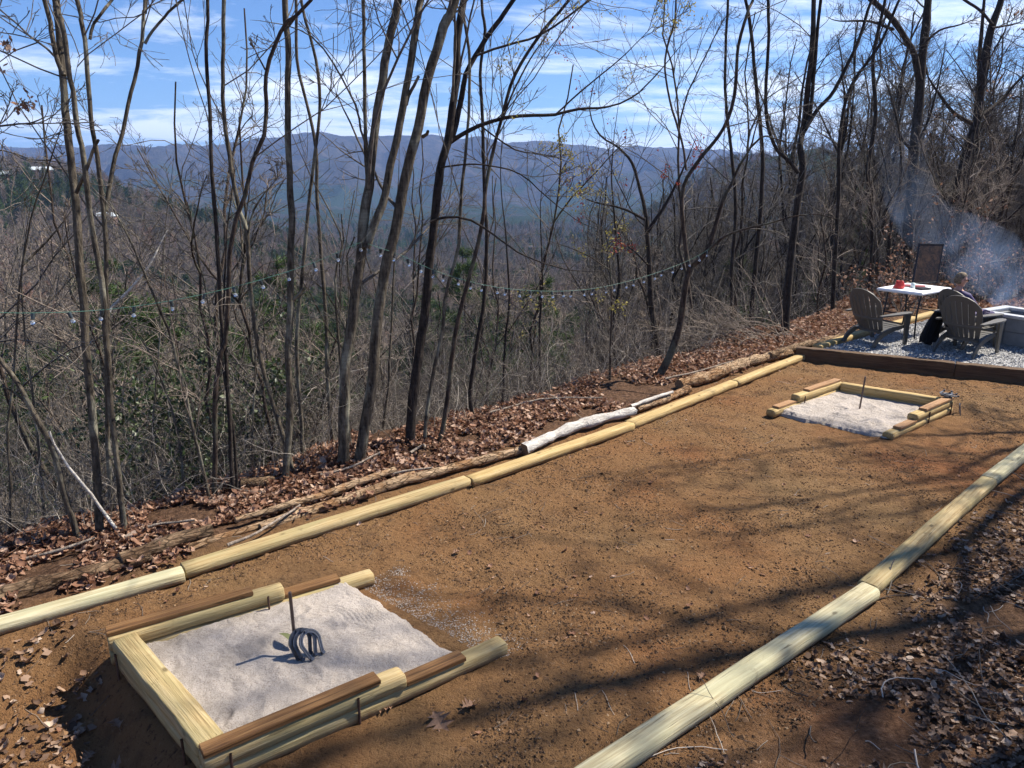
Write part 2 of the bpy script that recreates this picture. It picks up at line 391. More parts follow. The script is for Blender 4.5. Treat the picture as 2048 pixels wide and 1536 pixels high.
# ------------------------------------------------------------------ wood
def wood(name, base, dark, light, knots=True, rough=.75, weather=None):
    def f(nt, N, L, b):
        v = tco(N); oi = N.new('ShaderNodeObjectInfo'); off = N.new('ShaderNodeVectorMath'); off.operation = 'ADD'
        sc2 = N.new('ShaderNodeVectorMath'); sc2.operation = 'SCALE'; sc2.inputs['Scale'].default_value = 7; cb = N.new('ShaderNodeCombineXYZ')
        for k in range(3): L.new(oi.outputs['Random'], cb.inputs[k])
        L.new(cb.outputs[0], sc2.inputs[0]); L.new(v, off.inputs[0]); L.new(sc2.outputs[0], off.inputs[1]); v = off.outputs[0]
        g = noise(N, L, mapping(N, L, v, (1.1, 26, 26)), 2.0, 6, .6, .6); g2 = noise(N, L, mapping(N, L, v, (3, 90, 90)), 1.5, 4, .6)
        big = noise(N, L, mapping(N, L, v, (1.2, 3, 3)), 2.2, 4, .5)
        c = ramp(N, L, g, [(.3, dark), (.48, base), (.7, light)])
        c = mixc(N, L, .45, c, ramp(N, L, g2, [(.3, (.62,) * 3), (.6, (1.08,) * 3)]), 'MULTIPLY')
        c = mixc(N, L, ramp(N, L, big, [(.45, (0,) * 3), (.65, (.55,) * 3)]), c, weather or tuple(x * .8 for x in base))
        if knots:
            vo = N.new('ShaderNodeTexVoronoi'); vo.inputs['Scale'].default_value = 5; L.new(mapping(N, L, v, (.8, 1.5, 1.5)), vo.inputs['Vector'])
            kn = ramp(N, L, vo.outputs['Distance'], [(.07, (.9,) * 3), (.11, (.25,) * 3), (.15, (0,) * 3)]); c = mixc(N, L, kn, c, tuple(x * .33 for x in base))
        ck = noise(N, L, mapping(N, L, v, (1.6, 34, 34)), 1.2, 3, .5, .8); c = mixc(N, L, ramp(N, L, ck, [(.30, (.75,) * 3), (.345, (0,) * 3)]), c, tuple(x * .25 for x in base))
        st = noise(N, L, v, 6.5, 6, .7, .5); c = mixc(N, L, ramp(N, L, st, [(.60, (0,) * 3), (.72, (.6,) * 3)]), c, tuple(x * .45 for x in base))
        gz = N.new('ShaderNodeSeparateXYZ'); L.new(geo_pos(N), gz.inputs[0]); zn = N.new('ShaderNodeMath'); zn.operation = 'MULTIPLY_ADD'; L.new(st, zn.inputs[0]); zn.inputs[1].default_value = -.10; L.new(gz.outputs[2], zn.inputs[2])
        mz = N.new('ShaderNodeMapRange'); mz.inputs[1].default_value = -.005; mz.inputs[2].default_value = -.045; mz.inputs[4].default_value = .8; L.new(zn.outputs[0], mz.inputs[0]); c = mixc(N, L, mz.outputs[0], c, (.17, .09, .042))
        L.new(c, b.inputs['Base Color']); b.inputs['Roughness'].default_value = rough; b.inputs['Specular IOR Level'].default_value = .2
        ad = N.new('ShaderNodeMath'); L.new(g2, ad.inputs[0]); L.new(ck, ad.inputs[1]); bump(N, L, b, ad.outputs[0], .8, .006)
    return mat(name, f)
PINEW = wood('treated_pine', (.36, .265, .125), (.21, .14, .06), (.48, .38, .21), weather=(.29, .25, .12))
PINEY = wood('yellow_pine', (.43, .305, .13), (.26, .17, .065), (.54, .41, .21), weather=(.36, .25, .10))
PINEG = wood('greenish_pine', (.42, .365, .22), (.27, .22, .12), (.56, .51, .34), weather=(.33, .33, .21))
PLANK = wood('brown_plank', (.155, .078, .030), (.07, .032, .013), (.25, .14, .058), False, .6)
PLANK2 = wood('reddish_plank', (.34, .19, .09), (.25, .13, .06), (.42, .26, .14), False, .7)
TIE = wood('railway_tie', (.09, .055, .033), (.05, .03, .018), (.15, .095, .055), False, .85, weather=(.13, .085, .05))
def timber_profile(w, h, sq=.55, n=7):
    fl = w * sq / 2; r = w / 2 - fl; a = np.linspace(90, -90, n); c = np.cos(np.radians(a)); s_ = np.sin(np.radians(a))
    s2 = np.sign(s_) * np.abs(s_) ** .75
    return np.concatenate([np.stack([fl + r * c, h / 2 * s2], -1), np.stack([-fl - r * c, -h / 2 * s2], -1)])
def timber_mesh(Ln, w, h, m, sq=.55, seg=26, rough=.0022):
    pr = timber_profile(w, h, sq); k = len(pr); xs = np.linspace(-Ln / 2, Ln / 2, seg)
    xs = np.concatenate([[xs[0]], xs + 0, [xs[-1]]]); xs[1] += .006; xs[-2] -= .006
    sc_ = np.ones(len(xs)); sc_[0] = sc_[-1] = .90
    bend = np.cumsum(rng.normal(0, .0012, (len(xs), 2)), axis=0)
    V = np.zeros((len(xs), k, 3)); V[:, :, 0] = xs[:, None]
    nz = 1 + (fbm(np.repeat(xs[:, None] * 3, k, 1) + rng.random() * 50, np.repeat(np.arange(k)[None] * .7, len(xs), 0), int(rng.integers(99)), 3)) * rough * 14
    V[:, :, 1] = pr[None, :, 0] * nz * sc_[:, None] + bend[:, :1]; V[:, :, 2] = pr[None, :, 1] * nz * sc_[:, None] + bend[:, 1:] * .5
    V[0, :, 0] += rng.normal(0, .0015, k); V = V.reshape(-1, 3)
    i = np.arange(len(xs) - 1)[:, None] * k; j = np.arange(k)[None]; j2 = (j + 1) % k
    F = np.stack([i + j, i + k + j, i + k + j2, i + j2], -1).reshape(-1, 4)
    c0, c1 = len(V), len(V) + 1; V = np.vstack([V, [[-Ln / 2, 0, 0], [Ln / 2, 0, 0]]])
    jj = np.arange(k); T = np.vstack([np.stack([np.full(k, c0), jj, (jj + 1) % k], -1), np.stack([np.full(k, c1), (len(xs) - 1) * k + (jj + 1) % k, (len(xs) - 1) * k + jj], -1)])
    return mesh_np('timber', V, [F, T], m)
def place(o, a, b, z, roll=0):
    a = Vector((a[0], a[1], z[0])); b = Vector((b[0], b[1], z[1])); d = b - a
    o.location = (a + b) / 2; o.rotation_euler = (roll, -math.asin(d.z / d.length), math.atan2(d.y, d.x))
def timber(name, a, b, z, w, h, m, parent=None, sq=.55, roll=0):
    Ln = float(np.hypot(b[0] - a[0], b[1] - a[1])); o = link(name, timber_mesh(Ln, w, h, m, sq), parent); 
    place(o, a, b, (z, z) if isinstance(z, (int, float)) else z, roll); return o
# upper row: five full timbers seen end to end
Wt, Ht = .128, .088
rowdir = unit(np.array([4.5 + 2.27, 10.95 - 4.55])); L0 = gp(365, 1140, .06)[:2]
ends = [gp(-560, 1400, .05)[:2]] + [gp(*q, .05)[:2] for q in ((365, 1143), (935, 962), (1259, 850), (1467, 766), (1613, 709))]
lab = ['knotty pale timber of the upper row running out of the photo at the left edge', 'upper row timber between the knotty one and the far corner of the near pit',
       'upper row timber lying beside the long white peeled log', 'upper row timber beside the sawn end of the thick bark log', 'last and farthest timber of the upper row, ending at the gravel terrace']
mm = [PINEG, PINEW, PINEY, PINEY, PINEY]
for k in range(5):
    a, b = ends[k], ends[k + 1]; dd = unit(b - a); a = a + dd * .006
    side = np.array([-dd[1], dd[0]]) * (.012 if k % 2 else -.01)
    o = timber('landscape_timber', a + side, b + side, (.045 if k else .04, .045), Wt + .006 * (k % 2), Ht, mm[k])
    tag(o, lab[k], 'timber', 'timbers of the upper row')
rends = [gp(1030, 1650, .05)[:2], gp(1737, 1180, .05)[:2], gp(1975, 963, .05)[:2], gp(2320, 690, .05)[:2]]
rl = ['nearest pale greenish timber of the lower row, cut by the bottom edge', 'middle timber of the lower row crossed by dark branch shadows', 'farthest timber of the lower row leaving the photo at the right edge']
for k in range(3):
    a, b = rends[k], rends[k + 1]; dd = unit(b - a); a = a + dd * .006; side = np.array([-dd[1], dd[0]]) * (-.008, .012, 0)[k]
    o = timber('landscape_timber', a + side, b + side, (.05, .05), Wt + .01, Ht + .004, [PINEG, PINEW, PINEG][k]); tag(o, rl[k], 'timber', 'timbers of the lower row')

# ------------------------------------------------------------------ horseshoe pits
STEEL = plain('rusty_steel', (.09, .05, .035), .7, .4, .4, 40, .3)
IRON = plain('forged_iron', (.10, .105, .12), .45, .8, .25, 30, .2)
def rebar(parent, x, y, z0, z1, r=.0075):
    A = Acc(); n = 34; zz = np.linspace(z0, z1, n); A.tubes(np.stack([np.full(n, x), np.full(n, y), zz], -1)[None], (np.where(np.arange(n) % 2, r, r * .78))[None], 8)
    return link('rebar_pin', A.mesh('rebar', STEEL), parent)
def pit(name, label, FL, FR, BL, BR, up, pl_long, pl_short, m, pm, low_gap, endw, pins):
    """FL/FR closed-end corners, BL/BR open-end corners (outer edges), ground plan; the rails run closed end -> open end"""
    c = (FL + FR) / 2; t = empty(name, (c[0], c[1], 0)); tag(t, label, 'horseshoe pit')
    def loc(p): return (p[0] - c[0], p[1] - c[1])
    w, h = .115, .086
    for (A_, B_, s) in ((FL, BL, 0), (FR, BR, 1)):
        d = unit(B_ - A_); inn = unit((FR - FL) if s == 0 else (FL - FR)); q = inn * w / 2
        Ln = np.linalg.norm(B_ - A_); a = A_ + q
        timber('lower_rail', loc(a), loc(a + d * Ln), h / 2 - .004, w, h, m, t)
        timber('upper_rail', loc(a), loc(a + d * up[s]), h * 1.5 - .004, w, h, m, t)
        pw, ph = .088, .026
        for (x0, x1, z) in ((0.0, pl_long[s], 2 * h - .004), (up[s] + .004, up[s] + pl_short[s], h - .004)):
            p0, p1 = loc(a + d * x0 - inn * .012), loc(a + d * x1 - inn * .012)
            bm = bmesh.new(); add_box(bm, (0, 0, 0), (np.hypot(p1[0] - p0[0], p1[1] - p0[1]), pw, ph)); bmesh.ops.bevel(bm, geom=bm.edges[:], offset=.003, segments=2, affect='EDGES')
            o = bm_obj('cap_plank', bm, pm, t); place(o, p0, p1, (z + ph / 2 + .001, z + ph / 2 + .001))
        for k, x in enumerate(pins[s]):
            side = -1 if s == 1 else 1
            p = loc(a + d * x + inn * side * (w / 2 + .009)); rebar(t, p[0], p[1], -.03, 2 * h - .02 + .05 * (k == 0) * 0)
    e = unit(FR - FL); d = unit((BL - FL) + (BR - FR)); a = FL + e * (w + .004) + d * endw / 2; b = FR - e * (w + .004) + d * endw / 2
    timber('end_beam', loc(a), loc(b), h / 2 - .006, endw, h, m, t, .78); timber('end_beam', loc(a), loc(b), h * 1.5 - .006, endw, h + .004, m, t, .8)
    for x in (.16, .82):
        p = loc(FL + (FR - FL) * x - d * .012); rebar(t, p[0], p[1], -.05, .13)
    return t
g2 = lambda x, y, z: gp(x, y, z)[:2]
P1 = [g2(205, 1252, .2), g2(410, 1508, .2), g2(733, 1134, .086), g2(1019, 1284, .086)]
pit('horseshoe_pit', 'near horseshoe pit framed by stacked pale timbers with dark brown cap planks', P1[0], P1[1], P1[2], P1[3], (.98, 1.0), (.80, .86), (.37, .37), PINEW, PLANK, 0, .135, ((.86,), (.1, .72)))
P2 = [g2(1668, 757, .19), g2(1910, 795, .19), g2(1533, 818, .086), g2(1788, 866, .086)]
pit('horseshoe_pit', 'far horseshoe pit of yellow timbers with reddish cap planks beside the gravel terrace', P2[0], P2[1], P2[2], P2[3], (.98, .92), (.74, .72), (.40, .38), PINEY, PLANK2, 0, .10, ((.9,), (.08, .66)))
# sand sheets with rake marks and footprints
def sand_mat(nt, N, L, b):
    v = geo_pos(N); n = noise(N, L, v, 160, 4, .7); n2 = noise(N, L, v, 5, 5, .6); n3 = noise(N, L, v, 38, 5, .7)
    c = ramp(N, L, n2, [(.35, (.40, .35, .30)), (.6, (.47, .415, .365))]); c = mixc(N, L, ramp(N, L, n, [(.36, (.8,) * 3), (.48, (0,) * 3)]), c, (.20, .155, .125))
    L.new(c, b.inputs['Base Color']); b.inputs['Roughness'].default_value = .95; b.inputs['Specular IOR Level'].default_value = .15
    ad = N.new('ShaderNodeMath'); L.new(n, ad.inputs[0]); L.new(n3, ad.inputs[1]); bump(N, L, b, ad.outputs[0], .9, .012)
SAND = mat('pit_sand', sand_mat)
def quad_sheet(name, c, n, m, zf):
    a = np.linspace(0, 1, n); S, T = np.meshgrid(a, a); S = S[..., None]; T = T[..., None]
    P = (c[0] * (1 - S) + c[1] * S) * (1 - T) + (c[2] * (1 - S) + c[3] * S) * T
    P = zf(P, S[..., 0], T[..., 0]); V = P.reshape(-1, 3); i = (np.arange(n - 1)[:, None] * n + np.arange(n - 1)[None]).reshape(-1)
    return link(name, mesh_np(name, V, np.stack([i, i + 1, i + n + 1, i + n], -1), m))
def sand(P, z0, open_out, seed, label):
    e = unit(P[1] - P[0]); d = unit((P[2] - P[0]) + (P[3] - P[1])); w = .05
    c = [P[0] + e * w + d * .05, P[1] - e * w + d * .05, P[2] + e * w + d * open_out[0], P[3] - e * w + d * open_out[1]]
    def zf(P_, S, T):
        x, y = P_[..., 0], P_[..., 1]; edge = sstep(T, 1.0, .93 - .0 * S)
        x2 = x + d[0] * fbm(x * 7, y * 7, seed, 4) * .05 * sstep(T, .8, 1); y2 = y + d[1] * fbm(x * 7, y * 7, seed, 4) * .05 * sstep(T, .8, 1)
        z = z0 * (edge * .8 + .2) + fbm(x * 3, y * 3, seed + 1, 3) * .016 + fbm(x * 9, y * 9, seed + 2, 3) * .008 + fbm(x * 45, y * 45, seed + 3, 3) * .005
        rk = np.sin((x * 1.0 + y * 1.7 + fbm(x * 2, y * 2, seed + 4, 2) * .5) * 150) * .0035 * sstep(fbm(x * 2.5, y * 2.5, seed + 5, 2), .05, .3); z = z + rk
        cx, cy = ST1[:2] if seed == 70 else ST2[:2]; r2 = (x - cx) ** 2 + (y - cy) ** 2; z = z - .02 * np.exp(-r2 / .012) + .012 * np.exp(-(np.sqrt(r2) - .19) ** 2 / .003)
        dr_ = np.random.default_rng(seed)
        for _ in range(46):
            s_, t_ = dr_.uniform(.06, .94, 2); px_, py_ = (c[0] * (1 - s_) + c[1] * s_) * (1 - t_) + (c[2] * (1 - s_) + c[3] * s_) * t_; w_ = dr_.uniform(.025, .07); ang_ = dr_.random() * 3.14; ux = (x - px_) * math.cos(ang_) + (y - py_) * math.sin(ang_); uy = -(x - px_) * math.sin(ang_) + (y - py_) * math.cos(ang_); q_ = (ux / (w_ * 1.9)) ** 2 + (uy / w_) ** 2; z = z - dr_.uniform(.003, .010) * (np.exp(-q_ * 1.5) - .55 * np.exp(-(np.sqrt(q_) - 1.35) ** 2 * 6))
        z = np.where(T > .985, -.02, z)
        return np.stack([x2, y2, z], -1)
    o = quad_sheet('sand', c, 210, SAND, zf); tag(o, label, kind='stuff')
ST1 = gp(592, 1302, .07); ST2 = gp(1719, 815, .06)
sand(P1, .072, (-.12, -.22), 70, 'white raked sand filling the near horseshoe pit')
sand(P2, .062, (-.10, .04), 75, 'white sand filling the far horseshoe pit')
def stake(p, h, lean, label):
    A = Acc(); n = 8; t = np.linspace(0, 1, n)[:, None]; P = np.array(p)[None] * 0 + t * np.array([lean[0], lean[1], h]) - np.array([0, 0, .08]) * (1 - t)
    A.tubes(P[None], np.full((1, n), .0095), 12); cap = P[-1]
    o = link('stake', A.mesh('stake', plain('stake_steel', (.13, .095, .08), .55, .6, .3, 30, .2)), None, p); 
    bm = bmesh.new(); bmesh.ops.create_cone(bm, cap_ends=True, segments=12, radius1=.0095, radius2=.007, depth=.006); c = bm_obj('stake_top', bm, MATS['stake_steel'], o, tuple(cap + np.array([0, 0, .003]))); tag(o, label, 'stake')
stake(ST1, .37, (-.004, 0), 'iron stake standing in the near sand pit with horseshoes leaning on it')
stake(ST2, .36, (.03, 0.02), 'thin iron stake standing alone in the far sand pit')
def horseshoe_mesh():
    aa = np.linspace(R(0), R(180), 18); arc = np.stack([.066 * np.cos(aa), .070 * np.sin(aa) + .02, 0 * aa], -1); tt = np.linspace(0, 1, 6)[:-1]
    lg = lambda sx: np.stack([sx * (.044 + .022 * tt), -.078 + .098 * tt, 0 * tt], -1); P = np.vstack([lg(1), arc, lg(-1)[::-1]]); n = len(P)
    bm = bmesh.new(); T = unit(np.gradient(P, axis=0)); Nn = np.stack([T[:, 1], -T[:, 0], np.zeros(n)], -1); wv, hv = .011, .0045; rings = []
    for i in range(n):
        w = wv * (1.15 if 4 < i < n - 5 else 1.0); rings.append([bm.verts.new(P[i] + Nn[i] * sx * w + np.array([0, 0, sz * hv])) for sx, sz in ((-1, -1), (1, -1), (1, 1), (.3, 1), (0, .4), (-.3, 1), (-1, 1))])
    for i in range(n - 1):
        for k in range(7): bm.faces.new((rings[i][k], rings[i][(k + 1) % 7], rings[i + 1][(k + 1) % 7], rings[i + 1][k]))
    bm.faces.new(rings[0]); bm.faces.new(rings[-1][::-1])
    for i in (0, n - 1): add_box(bm, P[i] * .98 + np.array([0, 0, .007]), (.022, .016, .02))
    add_box(bm, (0, .094, .006), (.03, .012, .018))
    me = bpy.data.meshes.new('horseshoe'); bmesh.ops.recalc_face_normals(bm, faces=bm.faces); bm.to_mesh(me); bm.free(); me.materials.append(IRON); return me
HS = horseshoe_mesh()
def shoe(loc, rot, label, group):
    o = link('horseshoe', HS, None, loc); o.rotation_euler = rot; o.scale = (.88,) * 3; tag(o, label, 'horseshoe', group)
s1 = Vector(ST1)
for k, (dx, dy, rx, rz, lb) in enumerate([(.042, -.030, 70, 86, 'horseshoe leaning closest to the stake in the near pit'), (.070, -.036, 64, 80, 'middle horseshoe of the three leaning against the near stake'), (.104, -.036, 56, 94, 'outermost horseshoe leaning against the near stake on its right')]):
    shoe(s1 + Vector((dx, dy, .066)), (R(rx), 0, R(rz - 40)), lb, 'horseshoes leaning on the near stake')
c2 = P2[1] + unit(P2[0] - P2[1]) * .06 + unit(P2[3] - P2[1]) * .02
for k, (dx, dy, dz, rz, rx) in enumerate([(0, 0, .203, 20, 0), (.02, -.01, .216, 75, 3), (-.015, .02, .231, 140, -4)]):
    shoe((c2[0] + dx, c2[1] + dy, dz), (R(rx), 0, R(rz)), ['lowest', 'middle', 'topmost'][k] + ' horseshoe of the small stack on the corner of the far pit', 'horseshoes stacked on the far pit corner')
shoe((c2[0] + .13, c2[1] - .05, .035), (R(80), R(20), R(60)), 'horseshoe leaning outside the far pit corner', 'horseshoes stacked on the far pit corner')
# dried green leaf lying at the near stake
def leaf_blade(bm, L_, W_, curl, n=6, mi=0):
    vs = []
    for i in range(n + 1):
        t = i / n; w = W_ * math.sin(math.pi * min(.98, t * .94 + .04)) ** .8; x = t * L_; z = curl * math.sin(t * 3) * L_
        vs.append([bm.verts.new((x, -w, z + w * .5)), bm.verts.new((x, 0, z)), bm.verts.new((x, w, z + w * .4))])
    for i in range(n):
        for k in (0, 1): bm.faces.new((vs[i][k], vs[i][k + 1], vs[i + 1][k + 1], vs[i + 1][k])).material_index = mi
bm = bmesh.new(); leaf_blade(bm, .12, .022, .12); leafo = bm_obj('dried_leaf', bm, plain('olive_leaf', (.13, .14, .05), .6), None, tuple(s1 + Vector((-.02, .03, .02))), True); leafo.rotation_euler = (.3, -.25, R(150)); tag(leafo, 'curled olive green leaf lying at the foot of the near stake', 'leaf')

# ------------------------------------------------------------------ gravel terrace
TZ = .15
G = [np.array([4.50, 10.78]), np.array([9.6, 7.9]), np.array([14.5, 12.2]), np.array([8.45, 14.0])]
def gravel_mat(nt, N, L, b):
    v = geo_pos(N); vo = N.new('ShaderNodeTexVoronoi'); vo.inputs['Scale'].default_value = 34; L.new(v, vo.inputs['Vector'])
    c = ramp(N, L, vo.outputs['Color'], [(.2, (.20, .20, .20)), (.8, (.50, .49, .48))]); L.new(c, b.inputs['Base Color']); b.inputs['Roughness'].default_value = .9
    bump(N, L, b, vo.outputs['Distance'], 1, .03)
mat('gravel', gravel_mat)
# stones
def stones(name, n, polyf, size, m, zf, label, flat=.65):
    base = np.array([[1, 0, 0], [-1, 0, 0], [0, 1, 0], [0, -1, 0], [0, 0, 1], [0, 0, -1]], float)
    F0 = np.array([[0, 2, 4], [2, 1, 4], [1, 3, 4], [3, 0, 4], [2, 0, 5], [1, 2, 5], [3, 1, 5], [0, 3, 5]])
    p = polyf(n); n = len(p); s = rng.uniform(*size, n)[:, None, None] * rng.uniform(.6, 1.3, (n, 1, 3)); s[:, :, 2] *= flat
    V = (base[None] + rng.normal(0, .22, (n, 6, 3))) * s; a = rng.random(n) * 6.28; ca, sa = np.cos(a)[:, None], np.sin(a)[:, None]
    V = np.stack([V[..., 0] * ca - V[..., 1] * sa, V[..., 0] * sa + V[..., 1] * ca, V[..., 2]], -1)
    z = zf(p[:, 0], p[:, 1]); V += np.stack([p[:, 0], p[:, 1], z], -1)[:, None]
    F = (F0[None] + np.arange(n)[:, None, None] * 6).reshape(-1, 3); o = link(name, mesh_np(name, V.reshape(-1, 3), F, m, None, False)); tag(o, label, kind='stuff'); return o
def in_quad(C):
    def f(n):
        s, t = rng.random((2, n, 1)) * .98 + .01; return (C[0] * (1 - s) + C[1] * s) * (1 - t) + (C[2] * (1 - s) + C[3] * s) * t
    return f
GQ = [G[0], G[1], G[3], G[2]]
o = quad_sheet('gravel_bed', GQ, 90, MATS['gravel'], lambda P, S, T: np.stack([P[..., 0], P[..., 1], np.where((S == 0) | (S == 1) | (T == 0) | (T == 1), -.1, TZ - .012 + fbm(P[..., 0] * 3, P[..., 1] * 3, 88, 3) * .012)], -1)); o['kind'] = 'structure'
stones('gravel', 26000, in_quad(GQ), (.008, .017), island('gravel_stone', [(0, (.14, .14, .145)), (.4, (.34, .335, .33)), (.8, (.52, .51, .49)), (1, (.66, .65, .63))], .85), lambda x, y: TZ - .002 + 0 * x, 'loose grey crushed stone covering the terrace')
# retaining beams: dark tie in front, pale logs along the far-left edge
def squared(name, a, b, w, h, z, m, label, group, cat='timber'):
    Ln = float(np.hypot(*(b - a))); n = 40; bm = bmesh.new(); add_box(bm, (0, 0, 0), (Ln, w, h))
    bmesh.ops.subdivide_edges(bm, edges=[e for e in bm.edges if abs(e.verts[0].co.x - e.verts[1].co.x) > .1], cuts=24); bmesh.ops.bevel(bm, geom=[e for e in bm.edges if e.is_manifold and e.calc_face_angle(0) > 1], offset=.008, segments=2, affect='EDGES')
    for v in bm.verts: v.co += Vector(rng.normal(0, .0018, 3))
    o = bm_obj(name, bm, m); place(o, a, b, (z, z)); tag(o, label, cat, group); return o
t0, t1 = g2(1600, 694, .19), g2(2048, 738, .19); dt = unit(t1 - t0); nt_ = np.array([-dt[1], dt[0]])
squared('squared_timber', t0 - dt * .05, t0 + dt * 2.0, .15, .2, .09, TIE, 'dark brown squared beam holding the gravel terrace at its left front corner', 'dark squared beams of the terrace')
squared('squared_timber', t0 + dt * 2.01, t0 + dt * 4.6, .15, .2, .088, TIE, 'dark brown squared beam holding the gravel and running out of the right edge', 'dark squared beams of the terrace')
e0, e1, e2 = g2(1650, 693, .16), g2(1762, 652, .17), g2(1895, 618, .17)
for (a, b, m, lb) in ((g2(1632, 692, .16), g2(1745, 656, .17), PINEY, 'yellow timber edging the gravel behind the left chair'), (g2(1750, 655, .17), g2(1900, 615, .17), PINEY, 'yellow timber edging the gravel under the white folding table')):
    tag(timber('landscape_timber', a, b, .13, .13, .10, m), lb, 'timber', 'timbers edging the gravel terrace')

# ------------------------------------------------------------------ bark logs and sticks along the bank
def log_bark(name, dark, mid_, light, ck=.8):
    def f(nt, N, L, b):
        v = mapping(N, L, geo_pos(N), (1, 1, 1), (0, 0, R(-42))); v1 = mapping(N, L, v, (5, 17, 17)); vo = N.new('ShaderNodeTexVoronoi'); vo.inputs['Scale'].default_value = 1.6; vo.feature = 'DISTANCE_TO_EDGE'; L.new(v1, vo.inputs['Vector'])
        n1 = noise(N, L, v1, 1.3, 7, .7, 1.0); n2 = noise(N, L, v, 3.2, 5, .65, .6)
        c = ramp(N, L, n1, [(.32, dark), (.5, mid_), (.66, light)]); c = mixc(N, L, ramp(N, L, n2, [(.42, (.0,) * 3), (.56, (.85,) * 3)]), c, ramp(N, L, n1, [(.35, tuple(q * (.5 if ck > .5 else .85) for q in light)), (.6, tuple(min(1, q * 1.25) for q in light))]))
        c = mixc(N, L, ramp(N, L, vo.outputs[0], [(.02, (ck,) * 3), (.09, (0,) * 3)]), c, tuple(q * .4 for q in dark)); L.new(c, b.inputs['Base Color']); b.inputs['Roughness'].default_value = .95; b.inputs['Specular IOR Level'].default_value = .1
        m = N.new('ShaderNodeMath'); L.new(n1, m.inputs[0]); L.new(n2, m.inputs[1]); bump(N, L, b, m.outputs[0], 1, .035)
    return mat(name, f)
BARKLOG = log_bark('log_bark', (.028, .018, .012), (.12, .072, .042), (.27, .185, .115))
BARKLOG2 = log_bark('log_bark_orange', (.07, .035, .018), (.28, .155, .075), (.42, .30, .19))
PEELED = log_bark('peeled_log', (.40, .36, .31), (.50, .46, .41), (.56, .53, .48), .25)
CUT = plain('cut_wood', (.20, .12, .06), .8, 0, .4, 20)
def log(name, pts, r0, r1, m, label, cat='log', group=None, k=16, jit=.26, z=None):
    """pts are plan points + height of the centre"""
    P = resample(np.array(pts), .07, .004); n = len(P); rr = np.linspace(r0, r1, n) * (1 + fbm(np.arange(n) * .35, np.zeros(n) + rng.random() * 9, int(rng.integers(50)), 3) * .35)
    A = Acc(); A.tubes(P[None], rr[None], k, 0, jit); 
    for e, q in ((0, 1), (n - 1, -1)):
        ring = A.V[0][e * k:(e + 1) * k]; c = len(ring); V = np.vstack([ring, P[e][None]]); jj = np.arange(k)
        A.add(V, np.stack([np.full(k, c), (jj + 1) % k if q == 1 else jj, jj if q == 1 else (jj + 1) % k], -1), 1)
    c = P[n // 2].copy(); 
    for v in A.V: v -= c
    o = link(name, A.mesh(name, [m, CUT]), None, tuple(c)); tag(o, label, cat, group); return o
def lp(x, y, zc): p = gp(x, y, zc); return (p[0], p[1], zc)
log('bark_log', [lp(-60, 1215, .05), lp(60, 1175, .05), lp(160, 1150, .05), lp(300, 1112, .05)], .062, .05, BARKLOG, 'decaying brown log with peeling bark at the left edge of the bank')
log('bark_log', [lp(240, 1122, .07), lp(340, 1085, .07), lp(425, 1062, .07)], .055, .052, BARKLOG, 'short mossy bark log lying above the two mottled logs at the left')
log('bark_log', [lp(372, 1097, .04), lp(480, 1062, .04), lp(620, 1018, .04), lp(830, 948, .05)], .028, .032, BARKLOG2, 'long thin mottled pale log directly behind the upper timber row')
log('bark_log', [lp(470, 1040, .08), lp(620, 1000, .08), lp(720, 965, .08), lp(790, 940, .09)], .026, .03, BARKLOG2, 'thin forked pale log on the leaves above the long mottled log')
log('bark_log', [lp(520, 1055, .03), lp(690, 1000, .04), lp(860, 950, .05), lp(1052, 898, .05)], .036, .042, BARKLOG2, 'orange flaking bark log that meets the white peeled log')
log('peeled_log', [lp(1046, 900, .07), lp(1120, 865, .075), lp(1190, 842, .07), lp(1268, 822, .07)], .05, .056, PEELED, 'smooth white peeled log lying on the leaves behind the timber row')
log('bark_log', [lp(1272, 818, .05), lp(1330, 797, .05), lp(1376, 778, .05)], .048, .05, BARKLOG2, 'short orange bark log between the white log and the sawn thick log')
log('bark_log', [lp(1262, 812, .12), lp(1310, 795, .12), lp(1345, 784, .12)], .022, .02, PEELED, 'thin pale stick lying on top of the short orange log')
log('bark_log', [lp(1358, 770, .07), lp(1420, 752, .075), lp(1490, 726, .07), lp(1580, 706, .07)], .075, .07, BARKLOG2, 'thick bark log with a dark sawn end beside the farthest upper timber')
log('bark_log', [lp(1540, 712, .10), lp(1590, 695, .12), lp(1660, 678, .14), lp(1760, 652, .16)], .06, .055, BARKLOG, 'grey log lying outside the gravel terrace edge behind the left chair')
log('bark_log', [lp(485, 970, .02), lp(520, 966, .03), lp(545, 960, .02)], .055, .05, BARKLOG, 'short dark log stub at the lip of the bank below the straight trunk')
for k, (a, b, c_) in enumerate([((455, 1090), (520, 1062), (600, 1010)), ((640, 950), (700, 935), (760, 905)), ((820, 905), (845, 890), (850, 895)), ((980, 825), (1080, 800), (1205, 795)), ((250, 1075), (310, 1050), (390, 1040)), ((700, 965), (790, 945), (865, 935)), ((1330, 758), (1400, 742), (1465, 722)), ((40, 1120), (120, 1100), (190, 1075))]):
    log('fallen_stick', [lp(*a, .05), lp(*b, .08), lp(*c_, .10 if k != 2 else .25)], .014, .008, TWIG_PALE, ['thin curved stick on the leaves above the near pit', 'bleached stick lying at the foot of the twin leaning trunks', 'dark broken stick poking up from the leaves by the rough dark trunk', 'long thin stick on the leaves above the white peeled log', 'thin stick on the leaves at the foot of the left trunks', 'pale stick lying among leaves behind the timber joint', 'thin stick lying beyond the thick sawn log', 'thin twig on the leaves at the far left'][k], 'stick', 'fallen sticks on the bank', 7)
